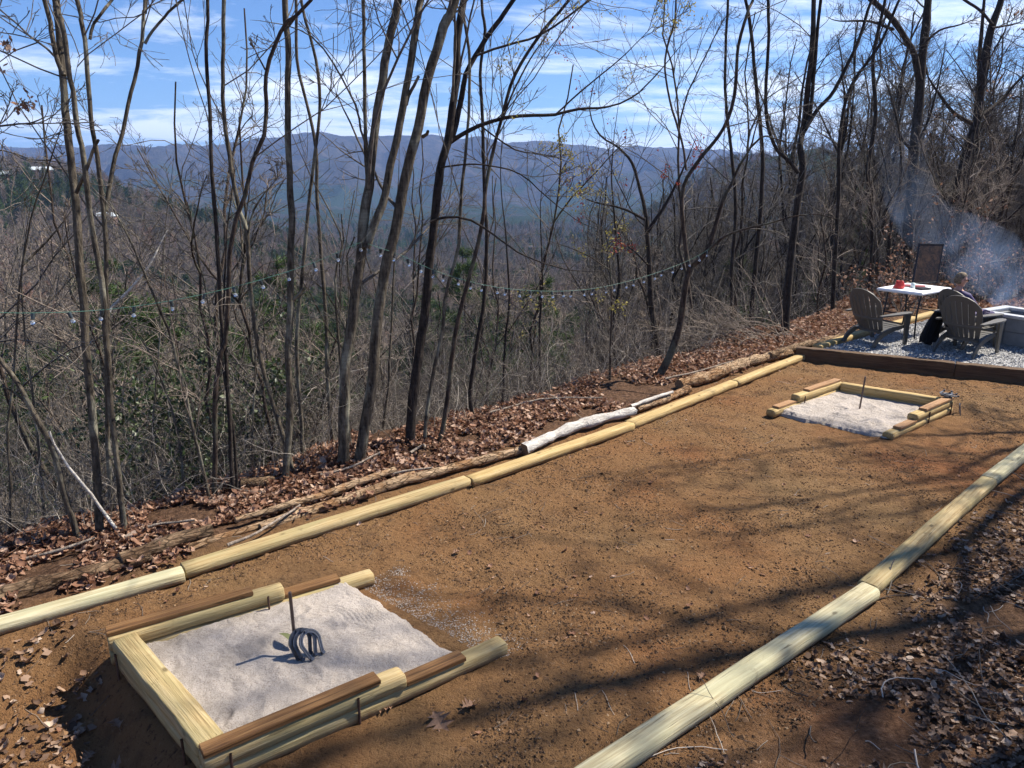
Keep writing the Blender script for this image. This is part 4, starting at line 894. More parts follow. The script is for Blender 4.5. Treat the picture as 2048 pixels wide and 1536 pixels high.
def traced(name, label, cat, axes, bm_, tm_, dens=4.5, lev=(6, 4), leaves=None, base=True, tw=.0014, lmax=2.4, group=None, up=.07, extend=True, ext=2.0):
    """axes: (pixel polyline bottom->top, Y bottom, Y top, px width bottom, px width top, tmin for twigs)"""
    tr = []; 
    for k, (pp, Y0, Y1, w0, w1, tm) in enumerate(axes):
        pp = [tuple(map(float, p)) for p in pp]
        n = len(pp); Ys = np.linspace(Y0, Y1, n); P = np.array([at(x, y, Y) for (x, y), Y in zip(pp, Ys)])
        if extend and pp[-1][1] <= 12:
            d = unit(P[-1] - P[-3 if n > 3 else -2]); P = np.vstack([P, P[-1] + d * ext * .5 + rng.normal(0, .06, 3), P[-1] + d * ext + rng.normal(0, .15, 3)]); grown = True
        else: grown = False
        if k == 0 and base:
            g = float(zg(P[0][0], P[0][1])); b0 = P[0].copy(); 
            if P[0][2] > g - .05:
                dd = P[0] - P[1]; dd = dd / max(1e-6, abs(dd[2])); dz = P[0][2] - g + .12; q = P[0] + np.array([dd[0] * min(dz, 1.5) * .6, dd[1] * min(dz, 1.5) * .6, -dz]); P = np.vstack([q, P])
        P = resample(P, .14, .006); s = np.linspace(0, 1, len(P)); r = np.interp(s, [0, 1], [w0 * Y0 / 1480 / 2 * .9, w1 * Y1 / 1480 / 2 * .88])
        if grown: r = r * np.interp(s, [0, .75, 1], [1, 1, .5])
        elif tm is not None and tm < 1: r = r * np.interp(s, [0, .5, .8, 1], [1, .9, .6, .22])
        if k == 0 and base: r = r * (1 + .35 * np.exp(-s * len(P) * .14 / .12))
        r = r * (1 + .10 * fbm(s * len(P) * .3, s * 0 + rng.random() * 9, 3, 3))
        tr.append((P, r, tm))
    o0 = tr[0][0][0].copy(); t = empty(name, tuple(o0)); tag(t, label, cat, group)
    A = Acc(); 
    for P, r, tm in tr: A.tubes((P - o0)[None], r[None], 10 if r[0] > .02 else 7, 0, .08)
    link('trunk', A.mesh('trunk', bm_), t)
    if axes[0][1] < 9.5: dens *= 1.7; tw *= 1.15; lev = (lev[0] + 1, lev[1] + 1); dens *= 1.35; tw *= 1.3
    else: dens *= 2.0; tw *= 1.25
    if not any(tm is not None and tm < 1 for _, _, tm in tr): return t
    bat, tips = branches_of([(P - o0, r, tm) for P, r, tm in tr if tm is not None and tm < 1], dens, .3, lev, tw=tw, lmax=lmax, up=up)
    link('crown', bake(bat).mesh('crown', tm_), t)
    if leaves:
        m, frac, size, sel = leaves; q = tips[rng.random(len(tips)) < frac]
        if sel is not None: q = q[sel(q + o0)]
        q = np.repeat(q, 3, 0) + rng.normal(0, .03, (len(q) * 3, 3)); A = Acc(); leafcloud(A, q, size, 0); 
        if len(q): link('leaves', A.mesh('leaves', m, False), t)
    return t
T = traced
T('bare_tree', 'smooth grey tree with a trunk kinking left near the top, third from the left edge', 'tree', [
  ([(201, 1068), (195, 932), (187, 834), (178, 717), (173, 621), (162, 502), (157, 431), (152, 380), (146, 340), (135, 254), (130, 216), (127, 162), (124, 107), (119, 51), (114, 0)], 5.15, 5.6, 19, 13, .25),
  ([(127, 150), (117, 130), (109, 109), (99, 63), (84, 0)], 5.45, 5.5, 10, 8, .3),
  ([(152, 385), (163, 360), (178, 320), (190, 290), (197, 280)], 5.3, 5.2, 8, 6, 1)], BARK_GREY, TWIG, 3.6)
T('bare_tree', 'thin dark tree just right of the smooth grey one, crossing it near the top', 'tree', [
  ([(250, 1058), (246, 1010), (238, 932), (227, 834), (219, 717), (211, 600), (201, 522), (189, 456), (180, 390), (173, 317), (165, 274), (157, 229), (150, 183), (142, 132), (135, 89), (124, 38), (110, 0)], 5.2, 5.3, 14, 8, .3)], BARK_GREY, TWIG, 3.4)
T('bare_tree', 'slim brown tree whose top forks into a curved right prong near the upper left', 'tree', [
  ([(226, 1052), (217, 795), (221, 659), (218, 583), (218, 507), (213, 431), (208, 380), (201, 312), (192, 254), (187, 203), (182, 142), (176, 81), (166, 38), (159, 0)], 5.5, 5.7, 11, 8, .3),
  ([(178, 78), (185, 46), (211, 13), (220, 0)], 5.7, 5.8, 6, 5, .2),
  ([(213, 420), (220, 376), (231, 310), (244, 267), (256, 211), (269, 162), (282, 109), (288, 86), (292, 25), (295, 0)], 5.6, 6.0, 9, 6, .3),
  ([(290, 86), (305, 61), (330, 33), (368, 0)], 5.9, 6.0, 6, 4, .2)], BARK_GREY, TWIG, 3.0)
T('bare_tree', 'slender sapling leaning up to the left across the left trunks', 'tree', [
  ([(420, 1006), (410, 952), (391, 873), (375, 795), (359, 733), (338, 657), (315, 603), (287, 537), (254, 466), (223, 410), (200, 370), (178, 330)], 5.8, 5.7, 9, 5, .2)], BARK_GREY, TWIG_PALE, 3.4)
T('bare_tree', 'leaning tree bending off the left edge of the photo', 'tree', [
  ([(156, 1080), (145, 1041), (129, 983), (113, 912), (94, 870), (66, 819), (39, 768), (0, 721), (-60, 650), (-110, 560), (-140, 400)], 5.05, 4.9, 16, 12, .1),
  ([(60, 812), (20, 780), (-10, 772)], 5.0, 4.9, 6, 4, .3)], BARK_GREY, TWIG, 3.4)
T('dead_pole', 'pale bare pole leaning from the ground up to the left against the leaning tree', 'dead branch', [
  ([(232, 1060), (195, 1010), (168, 971), (137, 932), (109, 889), (98, 862)], 5.15, 4.95, 9, 6, 1)], PEELED, TWIG_PALE, 2, (2, 1))
T('dead_pole', 'pale broken branch leaning up to the right between the left trunks', 'dead branch', [
  ([(205, 650), (225, 612), (262, 578), (300, 530), (318, 495), (335, 460)], 6.4, 6.8, 7, 5, .3)], PEELED, TWIG_PALE, 2, (3, 2), base=False)
T('bare_tree', 'thin vertical tree right of the wide gap in the left trunks', 'tree', [
  ([(465, 996), (459, 834), (453, 717), (444, 638), (440, 524), (435, 433), (428, 342), (424, 255), (419, 182), (416, 91), (417, 0)], 5.9, 6.4, 10, 6, .3)], BARK_DARK, TWIG, 3.2)
T('bare_tree', 'thin tree beside the vertical one, its twin at the base', 'tree', [
  ([(475, 985), (469, 854), (452, 750), (447, 660), (452, 560), (456, 460), (463, 400), (470, 330)], 5.95, 6.5, 8, 5, .3)], BARK_DARK, TWIG, 3.2)
T('bare_tree', 'crooked dark tree zigzagging up to the right towards the straight trunk', 'tree', [
  ([(426, 1003), (432, 912), (430, 795), (441, 705), (449, 684), (456, 570), (460, 501), (475, 430), (492, 387), (506, 319), (531, 265), (533, 228), (531, 150), (548, 90), (575, 42), (620, 0)], 5.85, 6.2, 12, 6, .3),
  ([(530, 140), (515, 110), (500, 75)], 6.2, 6.2, 4, 3, .2)], BARK_RED, TWIG, 3.4)
T('bare_tree', 'sinuous tree with a base curving towards the foot of the straight trunk', 'tree', [
  ([(584, 934), (574, 893), (555, 834), (535, 776), (516, 698), (508, 638), (499, 547), (495, 465), (483, 424), (469, 360), (460, 310), (451, 255), (447, 191), (449, 91), (451, 0)], 6.4, 6.8, 11, 7, .3),
  ([(497, 465), (508, 420), (530, 385), (560, 350)], 6.6, 6.6, 5, 3, .2)], BARK_GREY, TWIG, 3.4)
T('bare_tree', 'straight vertical trunk with a stub branch, standing alone left of the leaning pair', 'tree', [
  ([(572, 962), (574, 912), (582, 834), (578, 717), (580, 620), (581, 507), (581, 431), (576, 390), (574, 343), (570, 279), (571, 216), (571, 152), (572, 76), (567, 0)], 6.2, 6.6, 17, 10, .35),
  ([(586, 600), (600, 588), (608, 578)], 6.3, 6.25, 7, 6, 1),
  ([(571, 60), (590, 35), (620, 0)], 6.6, 6.6, 6, 4, .2)], BARK_GREY, TWIG, 3.2)
T('bare_tree', 'left tree of the leaning pair, forking in two below the string lights', 'tree', [
  ([(686, 938), (690, 800), (690, 735), (703, 659), (713, 583), (723, 522), (729, 456), (736, 405), (741, 370), (744, 317), (751, 254), (764, 165), (774, 102), (787, 51), (797, 0)], 6.5, 6.9, 27, 12, .3),
  ([(733, 495), (745, 455), (757, 425), (769, 390), (779, 330), (792, 279), (805, 216), (817, 152), (828, 89), (838, 25), (843, 0)], 6.6, 6.9, 18, 12, .4),
  ([(812, 210), (817, 193), (828, 170), (838, 152)], 6.8, 6.8, 8, 6, 1),
  ([(737, 400), (732, 300), (731, 200), (728, 100), (726, 0)], 6.7, 7.0, 9, 6, .3),
  ([(735, 300), (722, 260), (712, 210), (650, 100), (600, 60), (540, 45), (500, 40)], 6.7, 6.4, 5, 3, .2)], BARK_GREY, TWIG, 3.2)
T('bare_tree', 'right tree of the leaning pair, a single long grey trunk tilting right', 'tree', [
  ([(720, 930), (731, 856), (745, 775), (754, 680), (764, 596), (779, 520), (795, 464), (805, 418), (812, 380), (828, 305), (840, 254), (850, 190), (866, 127), (883, 71), (896, 33), (909, 0)], 6.6, 7.0, 27, 16, .4),
  ([(845, 275), (853, 268), (856, 262)], 6.9, 6.85, 8, 6, 1)], BARK_GREY, TWIG, 3.0)
T('bare_tree', 'rough dark tree forking in two against the sky with one long limb arching right', 'tree', [
  ([(820, 892), (826, 788), (838, 700), (850, 609), (858, 532), (868, 456), (876, 380), (886, 317), (896, 285), (906, 216), (914, 152), (916, 76), (922, 25), (927, 0)], 7.05, 7.6, 25, 11, .45),
  ([(900, 285), (912, 250), (923, 195), (930, 150), (947, 114), (970, 76), (1000, 35), (1025, 0)], 7.4, 7.8, 12, 7, .2),
  ([(898, 286), (925, 268), (955, 253), (1010, 237), (1065, 232), (1110, 230), (1156, 219), (1215, 214), (1261, 196), (1306, 155), (1361, 91), (1400, 55)], 7.4, 7.9, 10, 3, .1),
  ([(947, 114), (1010, 92), (1080, 70), (1150, 22), (1180, 0)], 7.6, 7.9, 5, 3, .1), ([(1110, 230), (1180, 170), (1240, 120), (1300, 60), (1330, 20)], 7.6, 8, 4, 2, .1), ([(960, 252), (1030, 300), (1090, 310), (1160, 330)], 7.5, 7.8, 4, 2, .1),
  ([(1005, 238), (1030, 180), (1060, 120), (1100, 60), (1130, 20)], 7.6, 8, 5, 3, .1),
  ([(880, 335), (950, 330), (1040, 350), (1100, 400), (1170, 450), (1240, 470)], 7.3, 7.6, 4, 2, .2),
  ([(860, 445), (890, 435), (940, 440), (1000, 480), (1050, 515), (1130, 540), (1220, 545)], 7.2, 7.5, 6, 3, .2)], BARK_DARK, TWIG, 4.2, (6, 4), (BUDS, .5, (.016, .034), lambda q: (q[:, 0] > -.2)))
T('bare_tree', 'thin wavy tree right of the rough dark trunk', 'tree', [
  ([(847, 890), (854, 822), (867, 737), (884, 651), (888, 605), (899, 558), (916, 487), (924, 380), (932, 319), (941, 137), (928, 20), (925, 0)], 7.1, 7.6, 9, 5, .3)], BARK_GREY, TWIG, 3.6)
T('bare_tree', 'crooked thin tree with a pale base leaning right of the wavy one', 'tree', [
  ([(881, 882), (895, 812), (905, 702), (922, 617), (945, 530), (957, 480), (967, 418), (969, 378), (985, 300), (1003, 240), (1030, 150), (1090, 60), (1140, 0)], 7.2, 7.8, 12, 4, .25)], BARK_RED, TWIG, 3.8, leaves=(BUDS, .12, (.02, .035), None))
T('bare_tree', 'tall slim dark tree rising at the edge of the leaf bank, centre of the photo', 'tree', [
  ([(946, 842), (940, 788), (956, 668), (967, 600), (970, 500), (966, 380), (960, 250), (955, 150), (965, 60), (960, 0)], 8, 8.5, 11, 4, .3)], BARK_DARK, TWIG, 3.6)
T('crooked_tree', 'crooked mossy tree leaning right with three curved limbs, string lights tied to it', 'tree', [
  ([(1317, 755), (1337, 718), (1358, 659), (1368, 596), (1380, 542), (1400, 522), (1419, 497), (1431, 456), (1447, 400), (1462, 370), (1480, 330), (1500, 296), (1512, 250), (1530, 190)], 9.8, 10.0, 20, 6, .4),
  ([(1380, 545), (1375, 515), (1370, 469), (1365, 418), (1368, 387), (1377, 355), (1409, 310), (1450, 255), (1471, 191), (1478, 91), (1500, 9), (1505, 0)], 9.85, 10.2, 10, 4, .25),
  ([(1500, 296), (1517, 280), (1532, 273), (1575, 285), (1610, 288)], 9.9, 9.6, 5, 3, .2),
  ([(1385, 530), (1426, 492), (1464, 466), (1540, 445), (1578, 433), (1633, 428), (1669, 437), (1724, 440)], 9.85, 9.4, 7, 2, .3),
  ([(1372, 340), (1362, 280), (1340, 200), (1330, 120), (1350, 40), (1352, 0)], 9.9, 10.2, 5, 3, .2)], BARK_RED, TWIG, 3.6)
T('red_budding_tree', 'dark forked tree with red buds behind the crooked mossy tree', 'tree', [
  ([(1325, 740), (1312, 685), (1302, 609), (1299, 558), (1294, 482), (1289, 418), (1280, 380), (1265, 328), (1238, 296), (1200, 270), (1180, 220), (1195, 140)], 11.6, 12.4, 16, 4, .35),
  ([(1297, 464), (1310, 440), (1325, 418), (1347, 380), (1370, 330), (1395, 270)], 11.8, 12, 9, 4, .2),
  ([(1296, 530), (1265, 500), (1230, 480)], 11.8, 11.5, 5, 3, .2), ([(1290, 440), (1240, 415), (1180, 400), (1130, 370)], 11.8, 12, 6, 3, .2)], BARK_DARK, TWIG_DARK, 3.6, leaves=(REDBUD, .35, (.03, .06), lambda q: rng.random(len(q)) < .5))
T('bare_tree', 'dark tree splitting into long upright forks left of the two big oaks', 'tree', [
  ([(1566, 690), (1570, 660), (1578, 547), (1591, 433), (1605, 340), (1600, 285), (1605, 265), (1623, 114), (1628, 0)], 12.6, 13.4, 19, 6, .5),
  ([(1605, 268), (1618, 240), (1632, 120), (1642, 0)], 13, 13.4, 8, 5, .2), ([(1610, 258), (1635, 220), (1669, 182), (1705, 114), (1728, 55), (1745, 0)], 13, 13.6, 9, 4, .15),
  ([(1597, 346), (1575, 320), (1550, 296), (1532, 228), (1537, 91), (1537, 0)], 12.9, 13.3, 8, 5, .2)], BARK_DARK, TWIG_DARK, 3.6, (7, 4), tw=.002)
T('oak_tree', 'left one of the two big dark oaks behind the white table, forked high up', 'tree', [
  ([(1812, 545), (1815, 500), (1822, 410), (1829, 296), (1838, 219), (1843, 130), (1850, 59), (1856, 0)], 19, 20, 27, 13, .25),
  ([(1838, 160), (1829, 109), (1806, 68), (1778, 32), (1742, 0)], 19.5, 19.5, 13, 8, .1), ([(1787, 59), (1737, 43), (1678, 43), (1651, 32)], 19.5, 19, 6, 3, .1),
  ([(1845, 90), (1880, 60), (1920, 50), (1970, 30)], 19.6, 19.5, 5, 3, .1), ([(1822, 300), (1800, 270), (1785, 200), (1760, 140)], 19.3, 19, 6, 3, .1), ([(1833, 290), (1860, 230), (1880, 150), (1895, 60)], 19.3, 20, 6, 3, .1)], BARK_DARK, TWIG_DARK, 3.4, (8, 5), tw=.003, lmax=3.0)
T('oak_tree', 'right one of the two big dark oaks, its trunk tilting right behind the seated person', 'tree', [
  ([(1902, 490), (1915, 387), (1938, 296), (1956, 228), (1965, 137), (1983, 55), (2002, 0)], 21, 22, 24, 12, .2),
  ([(1942, 246), (1920, 235), (1901, 219), (1860, 160), (1850, 130)], 21.3, 21, 9, 4, .1), ([(1958, 236), (1985, 215), (2006, 196), (2048, 150), (2090, 110)], 21.4, 22, 9, 5, .1), ([(1984, 56), (2010, 52), (2048, 42)], 21.6, 22, 5, 3, .1), ([(1985, 50), (1960, 20), (1930, 0)], 21.6, 22, 6, 4, .1), ([(1930, 300), (1900, 270), (1870, 275)], 21, 21, 4, 2, .1)], BARK_DARK, TWIG_DARK, 3.4, (8, 5), tw=.003, lmax=3.2, leaves=(OAKLEAF, .05, (.08, .13), None))
T('bare_tree', 'slim dark tree growing tight behind the tilted oak', 'tree', [
  ([(1936, 470), (1947, 342), (1956, 264), (1958, 150), (1965, 40), (1968, 0)], 22.5, 23, 12, 6, .25)], BARK_DARK, TWIG_DARK, 3.4, (7, 4), tw=.003)
T('yellow_budding_tree', 'slim tree dotted with yellow green buds in the middle distance of the photo', 'tree', [
  ([(1220, 720), (1222, 620), (1218, 520), (1205, 480), (1200, 430)], 9.6, 9.8, 6, 3, .45), ([(1218, 540), (1170, 510), (1120, 490), (1090, 480)], 9.7, 9.7, 3, 2, .2), ([(1215, 500), (1240, 470), (1260, 445)], 9.7, 9.7, 3, 2, .2)], BARK_RED, TWIG, 4, (6, 4), leaves=(BUDS, .12, (.018, .034), None))
# more thin stems along the lip, from the photograph
for k, (pp, Y, w0, w1, m, lb) in enumerate([
  ([(20, 1105), (22, 980), (18, 860), (30, 740), (38, 600), (62, 440), (95, 330), (140, 200), (160, 110)], 5.2, 7, 4, TWIG, 'thin bent stem closest to the left edge'),
  ([(95, 1085), (85, 990), (75, 860), (55, 700), (48, 600), (46, 530), (70, 350)], 5.6, 7, 4, TWIG, 'thin stem second from the left edge, forking at mid height'),
  ([(46, 530), (75, 500), (110, 462), (150, 410)], 5.6, 6, 4, TWIG_PALE, 'pale branch angling right from the forked left stem'),
  ([(370, 1010), (362, 900), (340, 800), (300, 700), (250, 620), (215, 480)], 6.3, 7, 3, TWIG, 'leaning sapling rising left behind the left trunks'),
  ([(306, 1000), (302, 880), (310, 780), (318, 680), (322, 560), (330, 440), (350, 300)], 6.8, 6, 3, TWIG, 'upright thin sapling in the gap of the left trunks'),
  ([(505, 900), (508, 780), (512, 680), (520, 600), (540, 520), (560, 430)], 7.2, 5, 3, TWIG_PALE, 'pale sapling left of the straight trunk'),
  ([(606, 940), (600, 800), (593, 700), (598, 600), (610, 470), (622, 350), (640, 200), (625, 90), (600, 0)], 6.9, 9, 5, TWIG, 'dark stem just right of the straight trunk'),
  ([(668, 900), (655, 770), (650, 640), (640, 520), (634, 400), (630, 300), (612, 210), (592, 120), (590, 0)], 7.4, 9, 5, TWIG, 'long dark stem between the straight trunk and the leaning pair'),
  ([(700, 860), (680, 700), (672, 560), (685, 490), (668, 440), (640, 385), (600, 300), (555, 200)], 7.0, 7, 3, TWIG, 'stem with a sharp elbow below the string lights'),
  ([(760, 900), (775, 780), (782, 640), (790, 520), (795, 400), (800, 260)], 8.0, 7, 3, TWIG, 'thin dark stem right behind the leaning pair'),
  ([(1005, 800), (1010, 690), (1018, 600), (1012, 480), (1000, 340), (1010, 220)], 9.0, 7, 3, TWIG, 'thin stem in the open centre of the bank'),
  ([(1080, 790), (1078, 660), (1085, 540), (1080, 430), (1090, 330)], 10.5, 8, 3, TWIG_DARK, 'paired dark stem left of the yellow budding tree'),
  ([(1240, 760), (1225, 660), (1240, 560), (1232, 460), (1225, 330), (1240, 180)], 12, 9, 3, TWIG_DARK, 'slender dark tree right of the yellow budding tree'),
  ([(1470, 690), (1462, 560), (1470, 420), (1462, 300), (1450, 160), (1455, 0)], 13, 9, 4, TWIG_DARK, 'tall dark stem just right of the crooked mossy tree'),
  ([(1500, 690), (1508, 560), (1520, 430), (1524, 300), (1512, 180), (1500, 60), (1490, 0)], 14, 11, 5, TWIG_DARK, 'tall dark tree left of the long forked one'),
  ([(1665, 640), (1668, 520), (1676, 400), (1680, 280), (1700, 180), (1760, 90), (1800, 0)], 15, 10, 4, TWIG_DARK, 'dark stem bending right above the left chair'),
  ([(1740, 600), (1745, 480), (1735, 350), (1750, 230), (1745, 120), (1770, 0)], 17, 12, 5, TWIG_DARK, 'dark tree in the smoke left of the big oaks'),
  ([(1775, 580), (1780, 460), (1800, 360), (1795, 250), (1770, 160)], 18, 11, 5, TWIG_DARK, 'crooked dark tree close to the left oak')]):
    T('slim_tree', lb, 'tree', [(pp, Y, Y * 1.04, w0, w1, .2)], BARK_GREY if k < 10 else BARK_DARK, m, 1.7, (5, 3), base=(k != 2), tw=.0013 if Y < 9 else .002, lmax=1.9)
# branch with clusters of dead leaves reaching in from a tree beyond the left edge
T('oak_tree', 'limb with hanging clusters of dead brown leaves reaching in at the upper left edge', 'tree', [
  ([(-330, 1300), (-330, 900), (-320, 500), (-300, 200), (-290, 0)], 5.0, 5.0, 30, 18, .9),
  ([(-310, 330), (-150, 290), (0, 253), (60, 248), (90, 236), (122, 228)], 5.0, 5.3, 7, 4, .4), ([(-305, 210), (-150, 130), (-40, 60), (10, 60), (30, 100)], 5.0, 5.2, 7, 2, .3), ([(-310, 260), (-120, 240), (0, 262), (50, 275), (110, 278)], 5.0, 5.3, 5, 2, .4), ([(-300, 300), (-120, 330), (0, 300), (60, 320), (140, 330), (240, 380)], 5.0, 5.5, 5, 2, .4)], BARK_GREY, TWIG, 3.5, (6, 4))
A = Acc(); 
for cx, cy, n in ((14, 84, 26), (48, 210, 26), (10, 135, 4), (44, 175, 5), (60, 205, 8)): leafcloud(A, at(cx, cy, 5.2)[None] + rng.normal(0, .022, (n, 3)), (.025, .055), 0, 1.2)
o = link('dead_leaves', A.mesh('dead_leaves', OAKLEAF, False), None); tag(o, 'clusters of dead brown oak leaves hanging at the upper left edge', kind='stuff')

# ------------------------------------------------------------------ prototypes for the wood below and behind
def proto(h, r, seed, tw, n1=26, lev=(5, 3), tmin=.3, spread=.35, sides=6, lean=.05, fork=True, curl=.14):
    global rng; old = rng; rng = np.random.default_rng(seed)
    n = 14; t = np.linspace(0, 1, n); P = np.zeros((n, 3)); P[:, 2] = t * h; w = np.cumsum(rng.normal(0, h * .012, (n, 2)), 0); P[:, :2] = w + t[:, None] * rng.normal(0, lean * h, 2)
    ax = [(P, r * (1 - .8 * t) + .004, tmin)]
    if fork:
        for _ in range(int(rng.integers(1, 4))):
            i = int(n * rng.uniform(.3, .65)); L = h * (1 - i / n) * rng.uniform(.6, .95); a = rng.random() * 6.28; Q = walk(P[i][None], np.array([[math.cos(a) * .6, math.sin(a) * .6, 1.]]), np.array([L]), 10, .08, .10)[0]; ax.append((Q, r * .5 * (1 - .8 * np.linspace(0, 1, 10)) + .003, .1))
    bat = []
    for P_, R_, tm in ax:
        L = np.linalg.norm(np.diff(P_, axis=0), axis=1).sum(); C, RC, Lc = spawn(P_[None], R_[None], n1, (30, 62), (spread * .6, spread), tm, tw * 1.6, .5, 7, curl, .05, np.array([L]), 5); bat.append((C, RC))
        C2, R2, L2 = spawn(C, RC, lev[0], (28, 60), (.3, .6), .15, tw * 1.2, .6, 5, curl, .05, Lc, 2); bat.append((C2, R2))
        if lev[1]: C3, R3, L3 = spawn(C2, R2, lev[1], (25, 60), (.35, .6), .2, tw, .7, 4, curl, .05, L2, 1); bat.append((C3, R3))
    A = Acc(); 
    for P_, R_, tm in ax: A.tubes(P_[None], R_[None], sides, 0, .06)
    B = Acc(); by = {}
    for p, r_ in bat: B.tubes(p, r_, 3)
    rng = old; return A, B, bat
def thing_proto(name, A, B, mt, mc, extra=None):
    t = empty(name, (0, 0, 0)); link('trunk', A.mesh('trunk', mt), t); link('crown', B.mesh('crown', mc), t)
    if extra: link('leaves', extra, t)
    return t
protos = []
for k, (h, r, n1, lev, tm, sp_r) in enumerate([(13, .10, 26, (6, 3), .35, .30), (16, .14, 30, (6, 3), .4, .30), (10, .06, 24, (5, 3), .3, .30), (18, .17, 30, (7, 3), .45, .32), (8, .045, 22, (5, 3), .25, .34), (14, .09, 24, (6, 3), .5, .26)]):
    A, B, bat = proto(h, r, 100 + k, .0035, n1, lev, tm, sp_r); protos.append(thing_proto('forest_tree', A, B, BARK_DARK if k % 2 else BARK_RED, TWIG_DARK if k == 3 else TWIG))
saps = []
for k, h in enumerate((3.2, 4.5, 5.5, 2.6)):
    A, B, bat = proto(h, .016 + .004 * k, 200 + k, .0018, 16, (5, 2), .15, .42, 5, .12, True, .16); saps.append(thing_proto('sapling', A, B, BARK_RED, TWIG_PALE if k % 2 else TWIG))
NEEDLE = island('pine_needles', [(0, (.022, .045, .012)), (.5, (.06, .105, .028)), (1, (.12, .17, .05))], .7, trans=.25)
RHODO = island('broad_leaves', [(0, (.02, .036, .014)), (.6, (.05, .075, .026)), (1, (.11, .14, .05))], .38, trans=.2)
def pine(h, r, seed, nw, needles, size=(.16, .34)):
    global rng; old = rng; rng = np.random.default_rng(seed); n = 10; t = np.linspace(0, 1, n); P = np.zeros((n, 3)); P[:, 2] = t * h; P[:, :2] = np.cumsum(rng.normal(0, .03, (n, 2)), 0)
    A = Acc(); A.tubes(P[None], (r * (1 - .9 * t))[None], 7); z = rng.uniform(.22, .97, nw) * h; a = rng.random(nw) * 6.28; L = (h * (1 - z / h) * .34 + .35) * rng.uniform(.6, 1.1, nw)
    p0 = np.stack([np.interp(z, P[:, 2], P[:, 0]), np.interp(z, P[:, 2], P[:, 1]), z], -1); C = walk(p0, np.stack([np.cos(a), np.sin(a), np.full(nw, .18)], -1), L, 7, .07, .01); B = Acc(); B.tubes(C, np.linspace(.018, .005, 7)[None].repeat(nw, 0), 4)
    C2, R2, L2 = spawn(C, np.full((nw, 7), .006), 7, (30, 60), (.3, .5), .25, .003, .7, 4, .1, .03, L, 1.2); B.tubes(C2, R2, 3)
    src = C2[rng.integers(0, len(C2), needles), rng.integers(1, 4, needles)] + rng.normal(0, .05, (needles, 3)); L_ = Acc(); s = rng.uniform(*size, (needles, 1)); d = unit(rng.normal(0, 1, (needles, 3)) + [0, 0, .5]); q = unit(np.cross(d, rng.normal(0, 1, (needles, 3)))) * s * .05
    V = np.stack([src - q, src + q, src + d * s], 1).reshape(-1, 3); L_.add(V, np.arange(needles)[:, None] * 3 + np.array([[0, 1, 2]])); rng = old
    return A, B, L_
pines = []
for k, (h, nd) in enumerate(((9, 15000), (12, 17000), (7, 11000))):
    A, B, L_ = pine(h, .11, 300 + k, 70, nd); t = empty('pine_tree', (0, 0, 0)); link('trunk', A.mesh('trunk', BARK_DARK), t); link('branches', B.mesh('branches', TWIG_DARK), t); link('crown', L_.mesh('needles', NEEDLE, False), t); pines.append(t)
used = set()
def put(o, x, y, s, rz, lab, cat, grp, tilt=0, dz=-.15):
    c = o if o.name not in used else copy_tree(o); used.add(o.name)
    c.location = (x, y, float(zg(x, y)) + dz); c.rotation_euler = (rng.normal(0, tilt), rng.normal(0, tilt), rz); c.scale = (s, s, s); tag(c, lab, cat, grp); return c
def inview(x, y, m=0): return y > 3 and abs(x / y) < .74 + m
placed = []
HTS = (13, 16, 10, 18, 8, 14)
def scatter(n, ylo, yhi, dmin, objs, smin, smax, lab, cat, grp, mind, tilt=.04, dmax=1e9, ulo=-.78, uhi=.80, pw=1.0, top=None):
    c = 0; tries = 0
    while c < n and tries < n * 60:
        tries += 1; y = ylo + (yhi - ylo) * rng.random() ** pw; x = y * rng.uniform(ulo, uhi); d = float(row_d(x, y)); s = float(row_s(x, y)); lim = dmin + max(0, s - 14) * .0
        if s > 13 and not (d > -2.0 + 0 * s) and y < 19 : continue
        if s <= 13 and d < lim: continue
        if s > 13 and y < 17 and d < 1.2: continue
        if any((x - a) ** 2 + (y - b) ** 2 < mind * mind for a, b in placed): continue
        placed.append((x, y)); L_ = lab if isinstance(lab, str) else lab[0 if x / y < -.15 else (1 if x / y < .3 else 2)]; G_ = grp if isinstance(grp, str) else grp[0 if x / y < -.15 else (1 if x / y < .3 else 2)]
        oi_ = int(rng.integers(len(objs))); sc0 = rng.uniform(smin, smax)
        if top is not None:
            u_ = x / y; lo, hi = (top[0] if u_ < .1 else top[1]); lo = lo if (u_ > .36 or u_ < .1) else max(lo, 320); hi = max(hi, lo + 110); zt_ = CAM_H - y * (rng.uniform(lo, hi) - 350) / 1480; hh = HTS[oi_ if len(objs) == 6 else (0, 2, 4, 0)[oi_]]
            sc0 = min(1.15, max(.25, (zt_ - float(zg(x, y))) / hh))
        put(objs[oi_], x, y, sc0, rng.random() * 6.28, L_, cat, G_, tilt); c += 1
FL3 = ['bare tree of the wood on the slope behind the left trunks', 'bare tree of the wood on the slope behind the middle of the bank', 'bare dark tree of the wood behind the gravel terrace and crooked tree']
scatter(40, 15, 42, 4.0, [protos[i] for i in (0, 2, 4, 0)], .6, .95, FL3, 'tree', ['trees on the left slope', 'trees on the middle slope', 'trees behind the terrace'], 1.4, uhi=.15, top=((540, 740), (330, 450)))
scatter(135, 19, 60, 2.4, protos, .6, 1.0, FL3, 'tree', ['trees on the left slope', 'trees on the middle slope', 'trees behind the terrace'], 1.0, ulo=.12, uhi=.82, pw=1.15, top=((380, 560), (20, 420)))
scatter(70, 42, 100, 5, protos, .65, 1.0, FL3, 'tree', ['trees on the left slope', 'trees on the middle slope', 'trees behind the terrace'], 1.6, top=((450, 600), (180, 400)))
